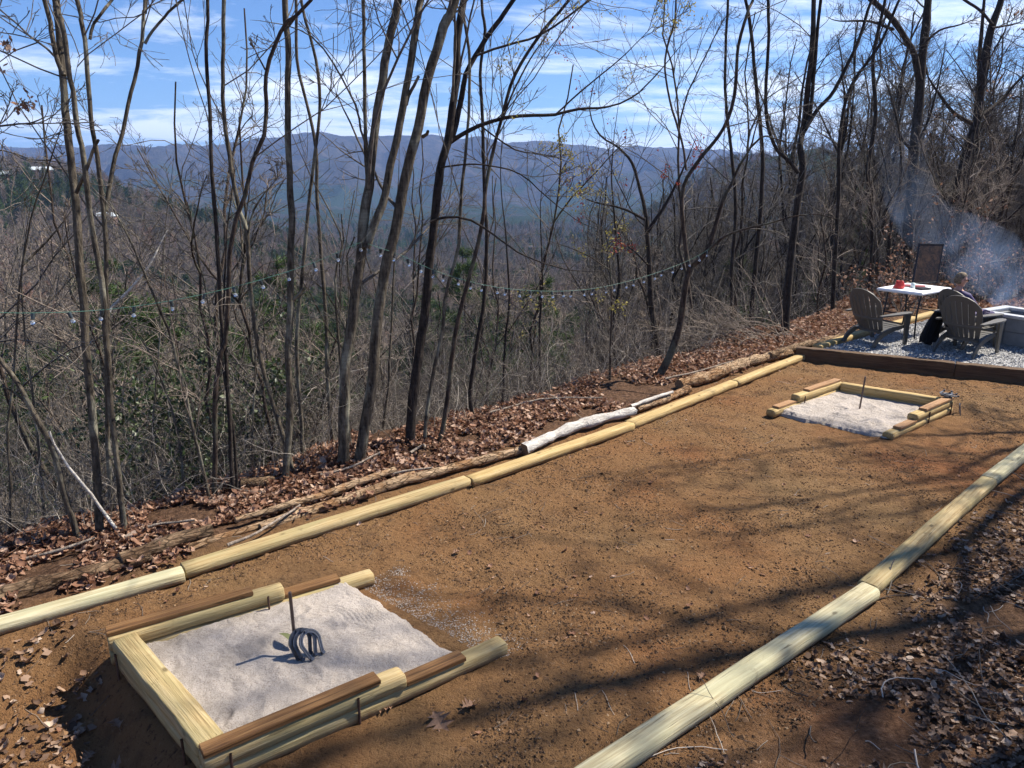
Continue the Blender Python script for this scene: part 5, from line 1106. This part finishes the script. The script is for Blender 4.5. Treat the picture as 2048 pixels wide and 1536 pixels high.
scatter(70, 6.5, 19, 1.9, saps, .7, 1.25, ['leafless sapling among the left trunks on the slope', 'leafless sapling on the slope behind the leaf bank', 'leafless sapling in the brush by the terrace'], 'sapling', ['saplings on the left slope', 'saplings on the middle slope', 'saplings by the terrace'], .45, .10)
for (px, py, Y, k, s, lb) in [(300, 640, 24, 0, .62, 'light green pine in the gap between the left trunks'), (420, 690, 21, 2, .7, 'low light green pine behind the thin vertical trees'), (215, 560, 38, 1, .8, 'dark pine half hidden by the left trunks'), (60, 560, 45, 0, .9, 'dark pine near the left edge of the slope'), (520, 560, 50, 1, .85, 'pine on the slope left of the straight trunk'), (640, 600, 42, 2, .9, 'pine between the straight trunk and the leaning pair'), (330, 450, 75, 1, 1., 'tall pine far down the left slope'), (940, 520, 70, 1, 1., 'dark pine seen beside the thin wavy tree'), (1060, 560, 60, 0, .9, 'pine low on the middle slope'), (700, 440, 95, 1, 1.1, 'distant pine behind the fork of the leaning tree'), (1490, 560, 34, 2, .8, 'small pine in the dark wood behind the crooked tree'), (1690, 420, 48, 1, .85, 'pine rising in the smoke above the left chair'), (150, 470, 70, 0, 1., 'pine on the left slope behind the grey tree'), (850, 470, 90, 1, 1., 'distant pine behind the rough dark trunk')]:
    q = at(px, py - 60, Y); x, y = q[0], q[1]; s = min(2.2, max(.6, (q[2] - float(zg(x, y))) / (9, 12, 7)[k])); c = put(pines[k], x, y, s, rng.random() * 6.28, lb, 'pine', 'pines on the slope', .03)
# broad leaved evergreen shrub at the left of the lip
def shrub(px, py, Y, h, wd_, nl, lb, m=RHODO, size=(.04, .085)):
    b = at(px, py, Y); g = float(zg(b[0], b[1])); n = 16; a = rng.random(n) * 6.28; C = walk(np.repeat(np.array([[0, 0, 0.]]), n, 0), np.stack([np.cos(a) * wd_ / h, np.sin(a) * wd_ / h, np.ones(n)], -1), np.full(n, h) * rng.uniform(.7, 1.1, n), 9, .12, .02)
    RC = np.linspace(.014, .005, 9)[None].repeat(n, 0); C2, R2, L2 = spawn(C, RC, 8, (30, 60), (.25, .45), .3, .002, .6, 5, .15, .05, np.full(n, h), .8); t = empty('evergreen_shrub', (b[0], b[1], g)); tag(t, lb, 'shrub')
    A = Acc(); A.tubes(C, RC, 5); A.tubes(C2, R2, 4); link('stems', A.mesh('stems', TWIG), t); src = C2[rng.integers(0, len(C2), nl), rng.integers(1, 5, nl)] + rng.normal(0, .04, (nl, 3)); A = Acc(); leafcloud(A, src, size, 0, -.2); link('leaves', A.mesh('leaves', m, False), t)
shrub(415, 960, 8.0, 2.3, .9, 3000, 'glossy broad leaved evergreen shrub behind the thin vertical trees')
shrub(330, 1000, 7.4, 1.5, .9, 1700, 'lower dark evergreen shrub left of the glossy one')
shrub(530, 920, 9.0, 2.0, .8, 1500, 'evergreen shrub behind the foot of the straight trunk')
shrub(1510, 660, 14.2, .7, .3, 260, 'small light green shrub beyond the brush pile', RHODO, (.04, .08))
# reddish dead-leaved brush behind the table and the fire pit
def brush(px, py, Y, h, lb, nl=550):
    b = at(px, py, Y); g = float(zg(b[0], b[1])); n = 22; a = rng.random(n) * 6.28; C = walk(rng.normal(0, .25, (n, 3)) * [1, 1, 0], np.stack([np.cos(a) * .7, np.sin(a) * .7, np.ones(n)], -1), h * rng.uniform(.6, 1.1, n), 9, .14, .02); RC = np.linspace(.012, .004, 9)[None].repeat(n, 0); C2, R2, L2 = spawn(C, RC, 8, (30, 60), (.25, .45), .2, .0022, .6, 5, .15, .03, np.full(n, h), .8)
    t = empty('leafy_brush', (b[0], b[1], g)); tag(t, lb, 'bush'); A = Acc(); A.tubes(C, RC, 5); A.tubes(C2, R2, 3); link('stems', A.mesh('stems', TWIG), t); src = C2[rng.integers(0, len(C2), nl), rng.integers(1, 5, nl)] + rng.normal(0, .04, (nl, 3)); A = Acc(); leafcloud(A, src, (.05, .10), 0, .5); link('leaves', A.mesh('leaves', OAKLEAF, False), t)
brush(1895, 560, 16.5, 2.3, 'bush with withered red brown leaves behind the dark panel'); brush(1960, 560, 18, 2.2, 'withered brown bush right of the seated person in the smoke'); brush(1790, 600, 15.0, 1.3, 'low withered bush under the white table', 500); brush(2040, 560, 20, 2.4, 'withered brown bush at the right edge in the smoke')

# trees up the bank beyond the right edge whose shadows cross the court
sunv = np.array([math.sin(R(SUN_AZ)), math.cos(R(SUN_AZ))])
for k, (p, dist, h, r, tm, lv, tw_, lb) in enumerate([((1.50, 3.90), 9.0, 17, .145, .62, (6, 2), .0035, 'tall tree outside the right edge throwing the long shadow to the near pit'), ((2.791, 5.021), 8.4, 15, .10, .45, (6, 2), .0035, 'tree outside the right edge throwing the shadow across the lower timbers'), ((2.75, 3.13), 6.2, 13, .24, .6, (4, 1), .004, 'thick tree outside the right edge shading the lower right corner'), ((3.6, 5.9), 8.0, 12, .07, .35, (6, 2), .0045, 'slim tree outside the right edge up the bank'), ((2.6, 3.72), 8.0, 13, .075, .6, (4, 1), .0035, 'thin tree outside the right edge behind the thick one')]):
    x, y = p[0] + sunv[0] * dist, p[1] + sunv[1] * dist; A, B, bat = proto(h, r, 430 + k, tw_, 17, lv, tm, .30, 9, .006, k in (1, 3))
    t = thing_proto('bank_tree', A, B, BARK_DARK, TWIG_DARK); t.location = (x, y, float(zg(x, y)) - .1); tag(t, lb, 'tree')

# ------------------------------------------------------------------ undergrowth, litter, clods
def rand_bank(n, ylo, yhi, dlo, dhi, ulo=-.8, uhi=.8, pw=1.):
    y = ylo + (yhi - ylo) * rng.random(n * 4) ** pw; x = y * rng.uniform(ulo, uhi, n * 4); d = row_d(x, y); s = row_s(x, y); k = (d > dlo) & (d < dhi) & ((s < 13.2) | (d > 1.0) | (y > 17)); return np.stack([x, y], -1)[k][:n]
A = Acc()
for (n, ylo, yhi, dlo, dhi, hl, hh, r, pw) in ((1500, 4.2, 13, 1.15, 3.5, .3, 1.3, .002, 1), (2300, 6, 22, 2.2, 12, .7, 2.3, .0026, 1), (1900, 14, 40, 3, 40, 1.0, 2.8, .004, 1.2)):
    p = rand_bank(n, ylo, yhi, dlo, dhi, pw=pw); z = zg(p[:, 0], p[:, 1]); n = len(p); a = rng.random(n) * 6.28; C = walk(np.concatenate([p, z[:, None]], 1), np.stack([np.cos(a) * .55, np.sin(a) * .55, np.ones(n)], -1), rng.uniform(hl, hh, n), 9, .16, -.01); RC = np.linspace(r * 1.5, r * .6, 9)[None].repeat(n, 0); A.tubes(C, RC, 3)
    C2, R2, L2 = spawn(C, RC, 5, (25, 60), (.3, .5), .25, r * .5, .7, 6, .16, .02, np.full(n, (hl + hh) / 2), 1.4); A.tubes(C2, R2, 3)
BR = island('brush_twig', [(0, (.05, .040, .034)), (.5, (.15, .125, .103)), (.8, (.30, .26, .215)), (1, (.56, .50, .43))], .85)
tag(link('undergrowth', A.mesh('undergrowth', BR)), 'tangled leafless undergrowth covering the slope below the bank', kind='stuff')
# heap of arching dead brush beside the terrace
A = Acc(); c = gp(1500, 690, 0); n = 90; p = np.stack([c[0] + rng.normal(-.3, .8, n), c[1] + rng.normal(.5, .35, n)], -1); z = zg(p[:, 0], p[:, 1]); C = walk(np.concatenate([p, z[:, None] + .02], 1), np.stack([rng.normal(-.8, .5, n), rng.normal(-.2, .5, n), rng.uniform(.2, .9, n)], -1), rng.uniform(.6, 1.7, n), 10, .09, -.07); A.tubes(C, np.linspace(.007, .003, 10)[None].repeat(n, 0), 4)
C2, R2, L2 = spawn(C, np.full((n, 10), .005), 7, (20, 50), (.3, .5), .3, .0018, .6, 5, .14, -.02, np.full(n, 1.1), .6); A.tubes(C2, R2, 3); tag(link('brush_pile', A.mesh('brush', TWIG_PALE)), 'heap of arching pale dead twigs beside the terrace corner', 'brush pile')
def leaves(name, p, zoff, size, m, label, flat=.45):
    n = len(p); z = zg(p[:, 0], p[:, 1]) + zoff; s = rng.uniform(*size, (n, 1)); a = rng.random(n) * 6.28; d = unit(np.stack([np.cos(a), np.sin(a), rng.normal(0, flat, n)], -1)); q = unit(np.cross(d, np.stack([rng.normal(0, flat * .8, n), rng.normal(0, flat * .8, n), np.ones(n)], -1))); u_ = np.cross(q, d)
    c = np.concatenate([p, z[:, None]], 1); w = rng.uniform(.22, .4, (n, 1)); cu = rng.normal(0.12, .12, (n, 1))
    pts = []
    for t, ww in ((0, .08), (.3, 1), (.55, .62), (.75, .95), (1, .05)):
        for sd in (-1, 0, 1): pts.append(c + d * s * (t - .5) + q * s * w * ww * sd * (1 + .25 * rng.normal(0, 1, (n, 1)) * abs(sd)) + u_ * s * (cu * (2 * t - 1) ** 2 + cu * .9 * abs(sd)))
    V = np.stack(pts, 1).reshape(-1, 3); b = np.arange(n)[:, None] * 15; F = [b + np.array([[i * 3 + j, i * 3 + j + 1, i * 3 + j + 4, i * 3 + j + 3]]) for i in range(4) for j in range(2)]
    o = link(name, mesh_np(name, V, np.vstack(F), m)); tag(o, label, kind='stuff'); return o
# bank strip
q = rand_bank(42000, 3.6, 17, .12, 2.3, -.85, .6); dens = vnoise(q[:, 0] * 2.2, q[:, 1] * 2.2, 55); dd = row_d(q[:, 0], q[:, 1]); q = q[(dens > .30) & (dd > .12 + rng.random(len(q)) * .35)]
leaves('leaf_litter', q, np.abs(rng.normal(0, .025, len(q))) + .008, (.018, .085), OAKLEAF, 'brown dead leaves heaped along the bank behind the timber row')
# lower right bank
n = 95000; y = rng.uniform(1.3, 8.5, n); x = rng.uniform(.3, 8.5, n); dr = (x - .385) * .65 - (y - 2.82) * .76; k = (dr > .12) & (dr < 4.0) & (np.abs(x / y) < 1.0) & (vnoise(x * 2.3, y * 2.3, 66) + .35 * vnoise(x * 9, y * 9, 67) > .62); k &= rng.random(n) < sstep(dr, .0, .9) * .8 + .12; q = np.stack([x, y], -1)[k]
LITR = island('shaded_leaf', [(0, (.07, .038, .022)), (.4, (.19, .11, .068)), (.8, (.34, .225, .15)), (1, (.55, .43, .33))], .75, trans=.15)
leaves('leaf_litter', q, np.abs(rng.normal(0, .008, len(q))) + .004, (.012, .060), LITR, 'small dry leaves strewn over the ground right of the lower timber row', .3)
# ridge floor behind terrace
n = 16000; y = 13 + 22 * rng.random(n) ** 1.5; x = y * rng.uniform(.35, .82, n); k = ((x > 8.6) | (y > 15.5)); q = np.stack([x, y], -1)[k]
leaves('leaf_litter', q, np.abs(rng.normal(0, .03, len(q))) + .01, (.07, .15), OAKLEAF, 'red brown leaf litter on the ridge beyond the fire pit')
# sparse leaves and sticks on the dirt
n = 900; y = rng.uniform(2, 12, n); x = y * rng.uniform(-.8, .75, n); k = row_d(x, y) < .0; q = np.stack([x, y], -1)[k]; q = q[vnoise(q[:, 0] * 1.3, q[:, 1] * 1.3, 77) > .45]
def off_pits(q):
    keep = np.ones(len(q), bool)
    for P_ in (P1, P2):
        c = sum(P_) / 4; keep &= np.hypot(q[:, 0] - c[0], q[:, 1] - c[1]) > 1.12
    keep &= ~((q[:, 0] > 4.3) & (row_s(q[:, 0], q[:, 1]) > 9.2) & (q[:, 1] > 14.9 - .8 * q[:, 0])); return keep
q = q[off_pits(q)]
leaves('scattered_leaves', q, .008, (.02, .05), OAKLEAF, 'small leaf scraps scattered over the orange dirt court')
n = 2600; y = rng.uniform(1.8, 6, n); x = y * rng.uniform(-.85, -.1, n); e = -((x + 1.83) * .72 + (y - 3.17) * .69); k = (e > .05) & (row_d(x, y) < -.1); q = np.stack([x, y], -1)[k]; q = q[off_pits(q)][:520]
leaves('scattered_leaves', q, .008, (.03, .075), LITR, 'dry leaves littering the shaded ground left of the near pit')
# soil crumbs
e_ = P1[3] - P1[2]; dq = unit((P1[2] - P1[0]) + (P1[3] - P1[1]))
def spill(n):
    t = rng.random(n); q = P1[2][None] + e_[None] * t[:, None] + dq[None] * (np.abs(rng.normal(0, .13, n)) - .1)[:, None]; return np.vstack([q, gp(797, 1143)[:2] + rng.normal(0, .03, (90, 2)), gp(862, 1172)[:2] + rng.normal(0, .035, (70, 2))])
stones('spilled_sand', 2200, spill, (.002, .0055), SAND, lambda x, y: zg(x, y) + .002, 'white sand grains spilled past the open end of the near pit', .6)
def court_pts(n):
    y = 1.6 + 10.5 * rng.random(n * 7) ** 1.25; x = y * rng.uniform(-.8, .75, n * 7); q = np.stack([x, y], -1); d = row_d(x, y); dr = (x - .385) * .65 - (y - 2.82) * .76
    k = (d < -.05) & (dr < .5) & off_pits(q) & (rng.random(n * 7) < .22 + .78 * sstep(fbm(x * 2.6, y * 2.6, 91, 5), -.15, .4)); return q[k][:n]
stones('soil_clods', 1500, court_pts, (.008, .021), island('soil_clod', [(0, (.09, .048, .022)), (1, (.24, .135, .065))], .95, .6), lambda x, y: zg(x, y) + .001, 'larger clods of clay lying on the court', .6)
stones('soil_crumbs', 42000, court_pts, (.0025, .0095), island('soil_crumb', [(0, (.05, .028, .015)), (.5, (.12, .066, .034)), (.9, (.21, .12, .058)), (1, (.36, .25, .15))], .95), lambda x, y: zg(x, y) + .001, 'crumbs and clods of loose soil on the court', .7)
A = Acc(); n = 700; y = rng.uniform(1.8, 12, n); x = y * rng.uniform(-.8, .8, n); q = np.stack([x, y], -1); q = q[off_pits(q)]; n = len(q); a = rng.random(n) * 6.28; C = walk(np.concatenate([q, zg(q[:, 0], q[:, 1])[:, None] + .006], 1), np.stack([np.cos(a), np.sin(a), np.full(n, .02)], -1), rng.uniform(.05, .22, n), 6, .12, 0); C[:, :, 2] = zg(C[:, :, 0], C[:, :, 1]) + .006; A.tubes(C, np.full((n, 6), .0016), 4)
n = 420; y = rng.uniform(1.6, 7.5, n); x = rng.uniform(.8, 7, n); dr = (x - .385) * .65 - (y - 2.82) * .76; q = np.stack([x, y], -1)[dr > .15]; n = len(q); a = rng.random(n) * 6.28; C = walk(np.concatenate([q, zg(q[:, 0], q[:, 1])[:, None] + .01], 1), np.stack([np.cos(a), np.sin(a), np.full(n, .1)], -1), rng.uniform(.15, .55, n), 8, .2, 0); C[:, :, 2] = np.maximum(C[:, :, 2], zg(C[:, :, 0], C[:, :, 1]) + .008); A.tubes(C, np.full((n, 8), .003) * rng.uniform(.5, 1.4, (n, 1)), 4)
tag(link('ground_twigs', A.mesh('twigs', BR)), 'thin dry twigs and roots lying on the ground', kind='stuff')
# large oak leaves near the first pit, each on its own
def oakleaf_mesh(seed):
    r_ = random.Random(seed); bm = bmesh.new(); lobes = [(0, .05), (.12, .10), (.2, .34), (.3, .12), (.42, .48), (.54, .14), (.66, .44), (.76, .16), (.9, .20), (1.0, .02)]
    vs = [];
    for t, w in lobes:
        w *= r_.uniform(.85, 1.15); z = .10 * math.sin(t * 3 + seed) * .5; k = .06 if w > .3 else 0
        vs.append([bm.verts.new((t + k, -w, z + w * r_.uniform(.1, .5))), bm.verts.new((t, -w * .4, z + w * .05)), bm.verts.new((t, 0, z)), bm.verts.new((t, w * .4, z + w * .05)), bm.verts.new((t + k, w, z + w * r_.uniform(.1, .5)))])
    for i in range(len(vs) - 1):
        for j in range(4): bm.faces.new((vs[i][j], vs[i][j + 1], vs[i + 1][j + 1], vs[i + 1][j]))
    add_box(bm, (-.12, 0, .01), (.24, .016, .016)); me = bpy.data.meshes.new('oak_leaf'); bm.to_mesh(me); bm.free(); me.materials.append(plain('tan_oak_leaf', (.21, .115, .065), .75, 0, .3, 12)); return me
OL = [oakleaf_mesh(k) for k in range(3)]
for k, (px, py, s, a, lb) in enumerate([(790, 1412, .15, 200, 'reddish lobed leaf by the rear rebar of the near pit'), (868, 1432, .18, 300, 'large tan oak leaf right of the near pit'), (925, 1422, .13, 40, 'curled oak leaf farthest right of the near pit rail'), (200, 1470, .17, 20, 'large lobed leaf on the shaded ground at the bottom left'), (232, 1418, .13, 130, 'leaf standing near the end beam of the near pit'), (30, 1500, .12, 250, 'pale leaf in the bottom left corner'), (150, 1450, .10, 80, 'small leaf between the bottom left leaves'), (1560, 1290, .10, 10, 'tan leaf against the lower timber row'), (1400, 1360, .09, 60, 'leaf scrap on the lower side of the nearest lower timber'), (905, 1110, .08, 30, 'single leaf on the dirt beyond the near pit'), (955, 975, .13, 200, 'leaf lying at the joint of the upper timber row'), (320, 1228, .09, 340, 'leaf on the dirt between the knotty timber and the near pit')]):
    p = gp(px, py, 0); o = link('oak_leaf', OL[k % 3], None, (p[0], p[1], float(zg(p[0], p[1])) + .015)); s *= .78; o.scale = (s, s, s * 1.6); o.rotation_euler = (rng.normal(0, .15), rng.normal(0, .15), R(a)); tag(o, lb, 'leaf')
#@@PART5
# ------------------------------------------------------------------ far wood: one mass on the hillsides
def far_protos():
    c = bpy.data.collections.new('wood_sources'); out = []
    for k in range(5):
        A, B, bat = proto(13, .13, 500 + k, .03, 22, (6, 0), .25, .30, 4, .02, True); V = A.V + B.V
        for a_ in B.F: pass
        Z = Acc(); 
        for v, f in ((np.concatenate(A.V), np.concatenate(A.F)), (np.concatenate(B.V), np.concatenate(B.F))): Z.add(v, f)
        me = Z.mesh('far_tree', FARW); o = bpy.data.objects.new('a_far_tree%d' % k, me); c.objects.link(o)
    for k in range(2):
        A, B, L_ = pine(13, .13, 520 + k, 46, 1500, (.7, 1.3)); Z = Acc(); Z.add(np.concatenate(A.V), np.concatenate(A.F)); Z.add(np.concatenate(L_.V), np.concatenate(L_.F), 0); me = Z.mesh('far_pine', FARP, False); o = bpy.data.objects.new('b_far_pine%d' % k, me); c.objects.link(o)
    return c
def farw(nt, N, L, b):
    oi = N.new('ShaderNodeObjectInfo'); c = ramp(N, L, oi.outputs['Random'], [(0, (.13, .113, .092)), (.5, (.20, .172, .14)), (.9, (.25, .20, .165)), (1, (.26, .16, .12))]); L.new(c, b.inputs['Base Color']); b.inputs['Roughness'].default_value = 1; b.inputs['Specular IOR Level'].default_value = 0
FARW = mat('far_wood', farw)
def farp(nt, N, L, b):
    oi = N.new('ShaderNodeObjectInfo'); c = ramp(N, L, oi.outputs['Random'], [(0, (.03, .048, .02)), (1, (.085, .12, .045))]); L.new(c, b.inputs['Base Color']); b.inputs['Roughness'].default_value = 1; b.inputs['Specular IOR Level'].default_value = 0
FARP = mat('far_pine', farp)
FC = far_protos()
n = 34000; yy = np.exp(rng.uniform(math.log(85), math.log(1500), n)); uu_ = rng.uniform(-.85, .95, n); keep = rng.random(n) < np.clip(.25 + yy / 500, 0, 1); yy, uu_ = yy[keep], uu_[keep]; xx = yy * uu_; zz = np.where(yy < 110, zg(xx, yy), far_z(xx, yy)) - .8
clear = (np.hypot(xx - at(10, 352, 560)[0], yy - 560) < 22) | (np.hypot(xx - at(700, 700, 150)[0], yy - 150) < 14); xx, yy, zz = xx[~clear], yy[~clear], zz[~clear]
isp = (fbm(xx / 70, yy / 70, 81, 3) > (.16 + .0 * yy) - .20 * np.exp(-((xx / yy + .42) / .08) ** 2 - ((yy - 540) / 170) ** 2) ) & (rng.random(len(xx)) < .8)
def mass(name, V, prefix, label):
    me = mesh_np(name, V, np.zeros((0, 3), int) if False else [np.array([[0, 1, 2]])] , [HILL]) if False else bpy.data.meshes.new(name)
    me.vertices.add(len(V)); me.vertices.foreach_set('co', np.ascontiguousarray(V, np.float32).ravel()); me.update()
    o = link(name, me); tag(o, label, kind='stuff'); c = bpy.data.collections.new(name + '_sources')
    for s in FC.objects:
        if s.name.startswith(prefix): c.objects.link(s)
    ng = bpy.data.node_groups.new(name, 'GeometryNodeTree'); ng.interface.new_socket('Geometry', in_out='INPUT', socket_type='NodeSocketGeometry'); ng.interface.new_socket('Geometry', in_out='OUTPUT', socket_type='NodeSocketGeometry')
    N, L = ng.nodes, ng.links; gi = N.new('NodeGroupInput'); go = N.new('NodeGroupOutput'); ip = N.new('GeometryNodeInstanceOnPoints'); ci = N.new('GeometryNodeCollectionInfo'); ci.inputs[0].default_value = c; ci.inputs[1].default_value = True; ci.inputs[2].default_value = True
    L.new(gi.outputs[0], ip.inputs['Points']); L.new(ci.outputs[0], ip.inputs['Instance']); ip.inputs['Pick Instance'].default_value = True
    r1 = N.new('FunctionNodeRandomValue'); r1.data_type = 'FLOAT_VECTOR'; r1.inputs[0].default_value = (-.06, -.06, 0); r1.inputs[1].default_value = (.06, .06, 6.28); L.new(r1.outputs[0], ip.inputs['Rotation'])
    r2 = N.new('FunctionNodeRandomValue'); r2.data_type = 'FLOAT'; r2.inputs[2].default_value = .55; r2.inputs[3].default_value = 1.15; L.new(r2.outputs[1], ip.inputs['Scale']); L.new(ip.outputs[0], go.inputs[0])
    md = o.modifiers.new('wood', 'NODES'); md.node_group = ng; return o
VV = np.stack([xx, yy, zz], -1)
mass('distant_wood', VV[~isp], 'a_', 'mass of leafless grey brown wood covering the far slopes'); mass('distant_pines', VV[isp], 'b_', 'patches of dark pines in the far wood')
# houses on the far hillside
def house(px, py, Y, w, l, h, wall, roof, lb, rz=0):
    dd_ = ray(px, py); YS = np.linspace(120, 900, 1200); pts_ = np.array([0, 0, CAM_H])[None] + dd_[None] * (YS / dd_[1])[:, None]; gz_ = far_z(pts_[:, 0], pts_[:, 1]); hit = np.where(pts_[:, 2] < gz_ + 5)[0]; Y = float(YS[hit[0]]) if len(hit) else Y
    q = at(px, py, Y); x, y = q[0], q[1]; z = q[2] - h; t = empty('house', (x, y, z), rz); tag(t, lb, 'house')
    bm = bmesh.new(); add_box(bm, (0, 0, h / 2 - 1.5), (l, w, h + 3)); bm_obj('wall', bm, wall, t)
    bm = bmesh.new(); e = .6; V = [bm.verts.new(v) for v in ((-l / 2 - e, -w / 2 - e, h), (l / 2 + e, -w / 2 - e, h), (l / 2 + e, w / 2 + e, h), (-l / 2 - e, w / 2 + e, h), (-l / 2 - e, 0, h + w * .33), (l / 2 + e, 0, h + w * .33))]
    for f in ((0, 1, 5, 4), (2, 3, 4, 5), (0, 4, 3), (1, 2, 5), (0, 3, 2, 1)): bm.faces.new([V[i] for i in f])
    bm_obj('roof', bm, roof, t)
    for k in range(3): bm = bmesh.new(); add_box(bm, (-l * .3 + k * l * .3, -w / 2 - .03, h * .5), (l * .12, .06, h * .35)); bm_obj('window', bm, plain('dark_window', (.03, .035, .04), .2), t)
WB = plain('brown_wall', (.20, .12, .08), .9); RG = plain('grey_metal_roof', (.55, .60, .62), .5); RR = plain('red_metal_roof', (.45, .07, .06), .5); WT = plain('tan_wall', (.42, .34, .26), .9); RD = plain('dark_roof', (.05, .055, .07), .7)
house(4, 349, 560, 7, 9, 3, WB, RG, 'small building with a pale roof on the bare clearing at the left edge', .1); house(80, 340, 575, 7, 14, 3, WB, RG, 'long grey roofed house on the left hill', .1); house(421, 433, 520, 6, 6, 2.6, WB, RR, 'little house with a red roof in the far woods', .2); house(212, 432, 400, 6, 9, 2.6, WB, RG, 'brown cabin with a pale roof behind the left trunks', -.1); house(1062, 494, 420, 6, 10, 2.6, WB, RD, 'dark roofed house in the valley right of the centre', .1)
#@@PART6
# ------------------------------------------------------------------ smoke and haze
def smoke_obj(name, pts, rads, dens, label):
    """chain of puffs: one closed tube, density falling off to its skin"""
    P = resample(np.array(pts), .3); r = np.interp(np.linspace(0, 1, len(P)), np.linspace(0, 1, len(rads)), rads); c = P.mean(0); A = Acc(); k = 16
    A.tubes((P - c)[None], r[None], k); V0 = A.V[0]; 
    for e, q in ((0, 1), (len(P) - 1, -1)):
        ring = V0[e * k:(e + 1) * k]; V = np.vstack([ring, (P[e] - c)[None]]); jj = np.arange(k); A.add(V, np.stack([np.full(k, k), (jj + 1) % k if q == 1 else jj, jj if q == 1 else (jj + 1) % k], -1))
    m = bpy.data.materials.new(name); m.use_nodes = True; nt = m.node_tree; N, L = nt.nodes, nt.links; N.remove(N['Principled BSDF']); pv = N.new('ShaderNodeVolumePrincipled'); pv.inputs['Color'].default_value = (.42, .62, 1, 1); pv.inputs['Anisotropy'].default_value = .35
    n = noise(N, L, mapping(N, L, geo_pos(N), (1, 1, .8)), 1.15, 4, .62, 1.2); mr = N.new('ShaderNodeMapRange'); mr.inputs[1].default_value = .43; mr.inputs[2].default_value = .72; mr.inputs[4].default_value = dens; L.new(n, mr.inputs[0]); sz = N.new('ShaderNodeSeparateXYZ'); L.new(geo_pos(N), sz.inputs[0]); mz = N.new('ShaderNodeMapRange'); mz.inputs[1].default_value = .5; mz.inputs[2].default_value = 3.2; mz.inputs[3].default_value = 1; mz.inputs[4].default_value = .16; L.new(sz.outputs[2], mz.inputs[0]); mu = N.new('ShaderNodeMath'); mu.operation = 'MULTIPLY'; L.new(mr.outputs[0], mu.inputs[0]); L.new(mz.outputs[0], mu.inputs[1]); L.new(mu.outputs[0], pv.inputs['Density']); L.new(pv.outputs[0], N['Material Output'].inputs['Volume'])
    o = link(name, A.mesh(name, m), None, tuple(c)); tag(o, label, kind='stuff'); return o
F0 = np.array([f0[0], f0[1], .45])
smoke_obj('smoke', [tuple(at(2005, 622, 11.8)), tuple(at(2030, 585, 12.6)), tuple(at(2010, 545, 13.6)), tuple(at(1930, 495, 15.2)), tuple(at(1840, 430, 17)), tuple(at(1805, 330, 18.6)), tuple(at(1800, 220, 20))], [.15, .5, .7, .6, .55, .6, .7], .27, 'thin bluish smoke drifting up from the fire pit')
hz = bpy.data.materials.new('haze'); hz.use_nodes = True; nt = hz.node_tree; nt.nodes.remove(nt.nodes['Principled BSDF']); pv = nt.nodes.new('ShaderNodeVolumePrincipled')
pv.inputs['Color'].default_value = (.32, .52, 1, 1); pv.inputs['Density'].default_value = .00010; pv.inputs['Anisotropy'].default_value = .2; nt.links.new(pv.outputs[0], nt.nodes['Material Output'].inputs['Volume'])
bm = bmesh.new(); add_box(bm, (0, 4600, 100), (22000, 10400, 700)); ho = bm_obj('haze', bm, hz); ho['kind'] = 'stuff'
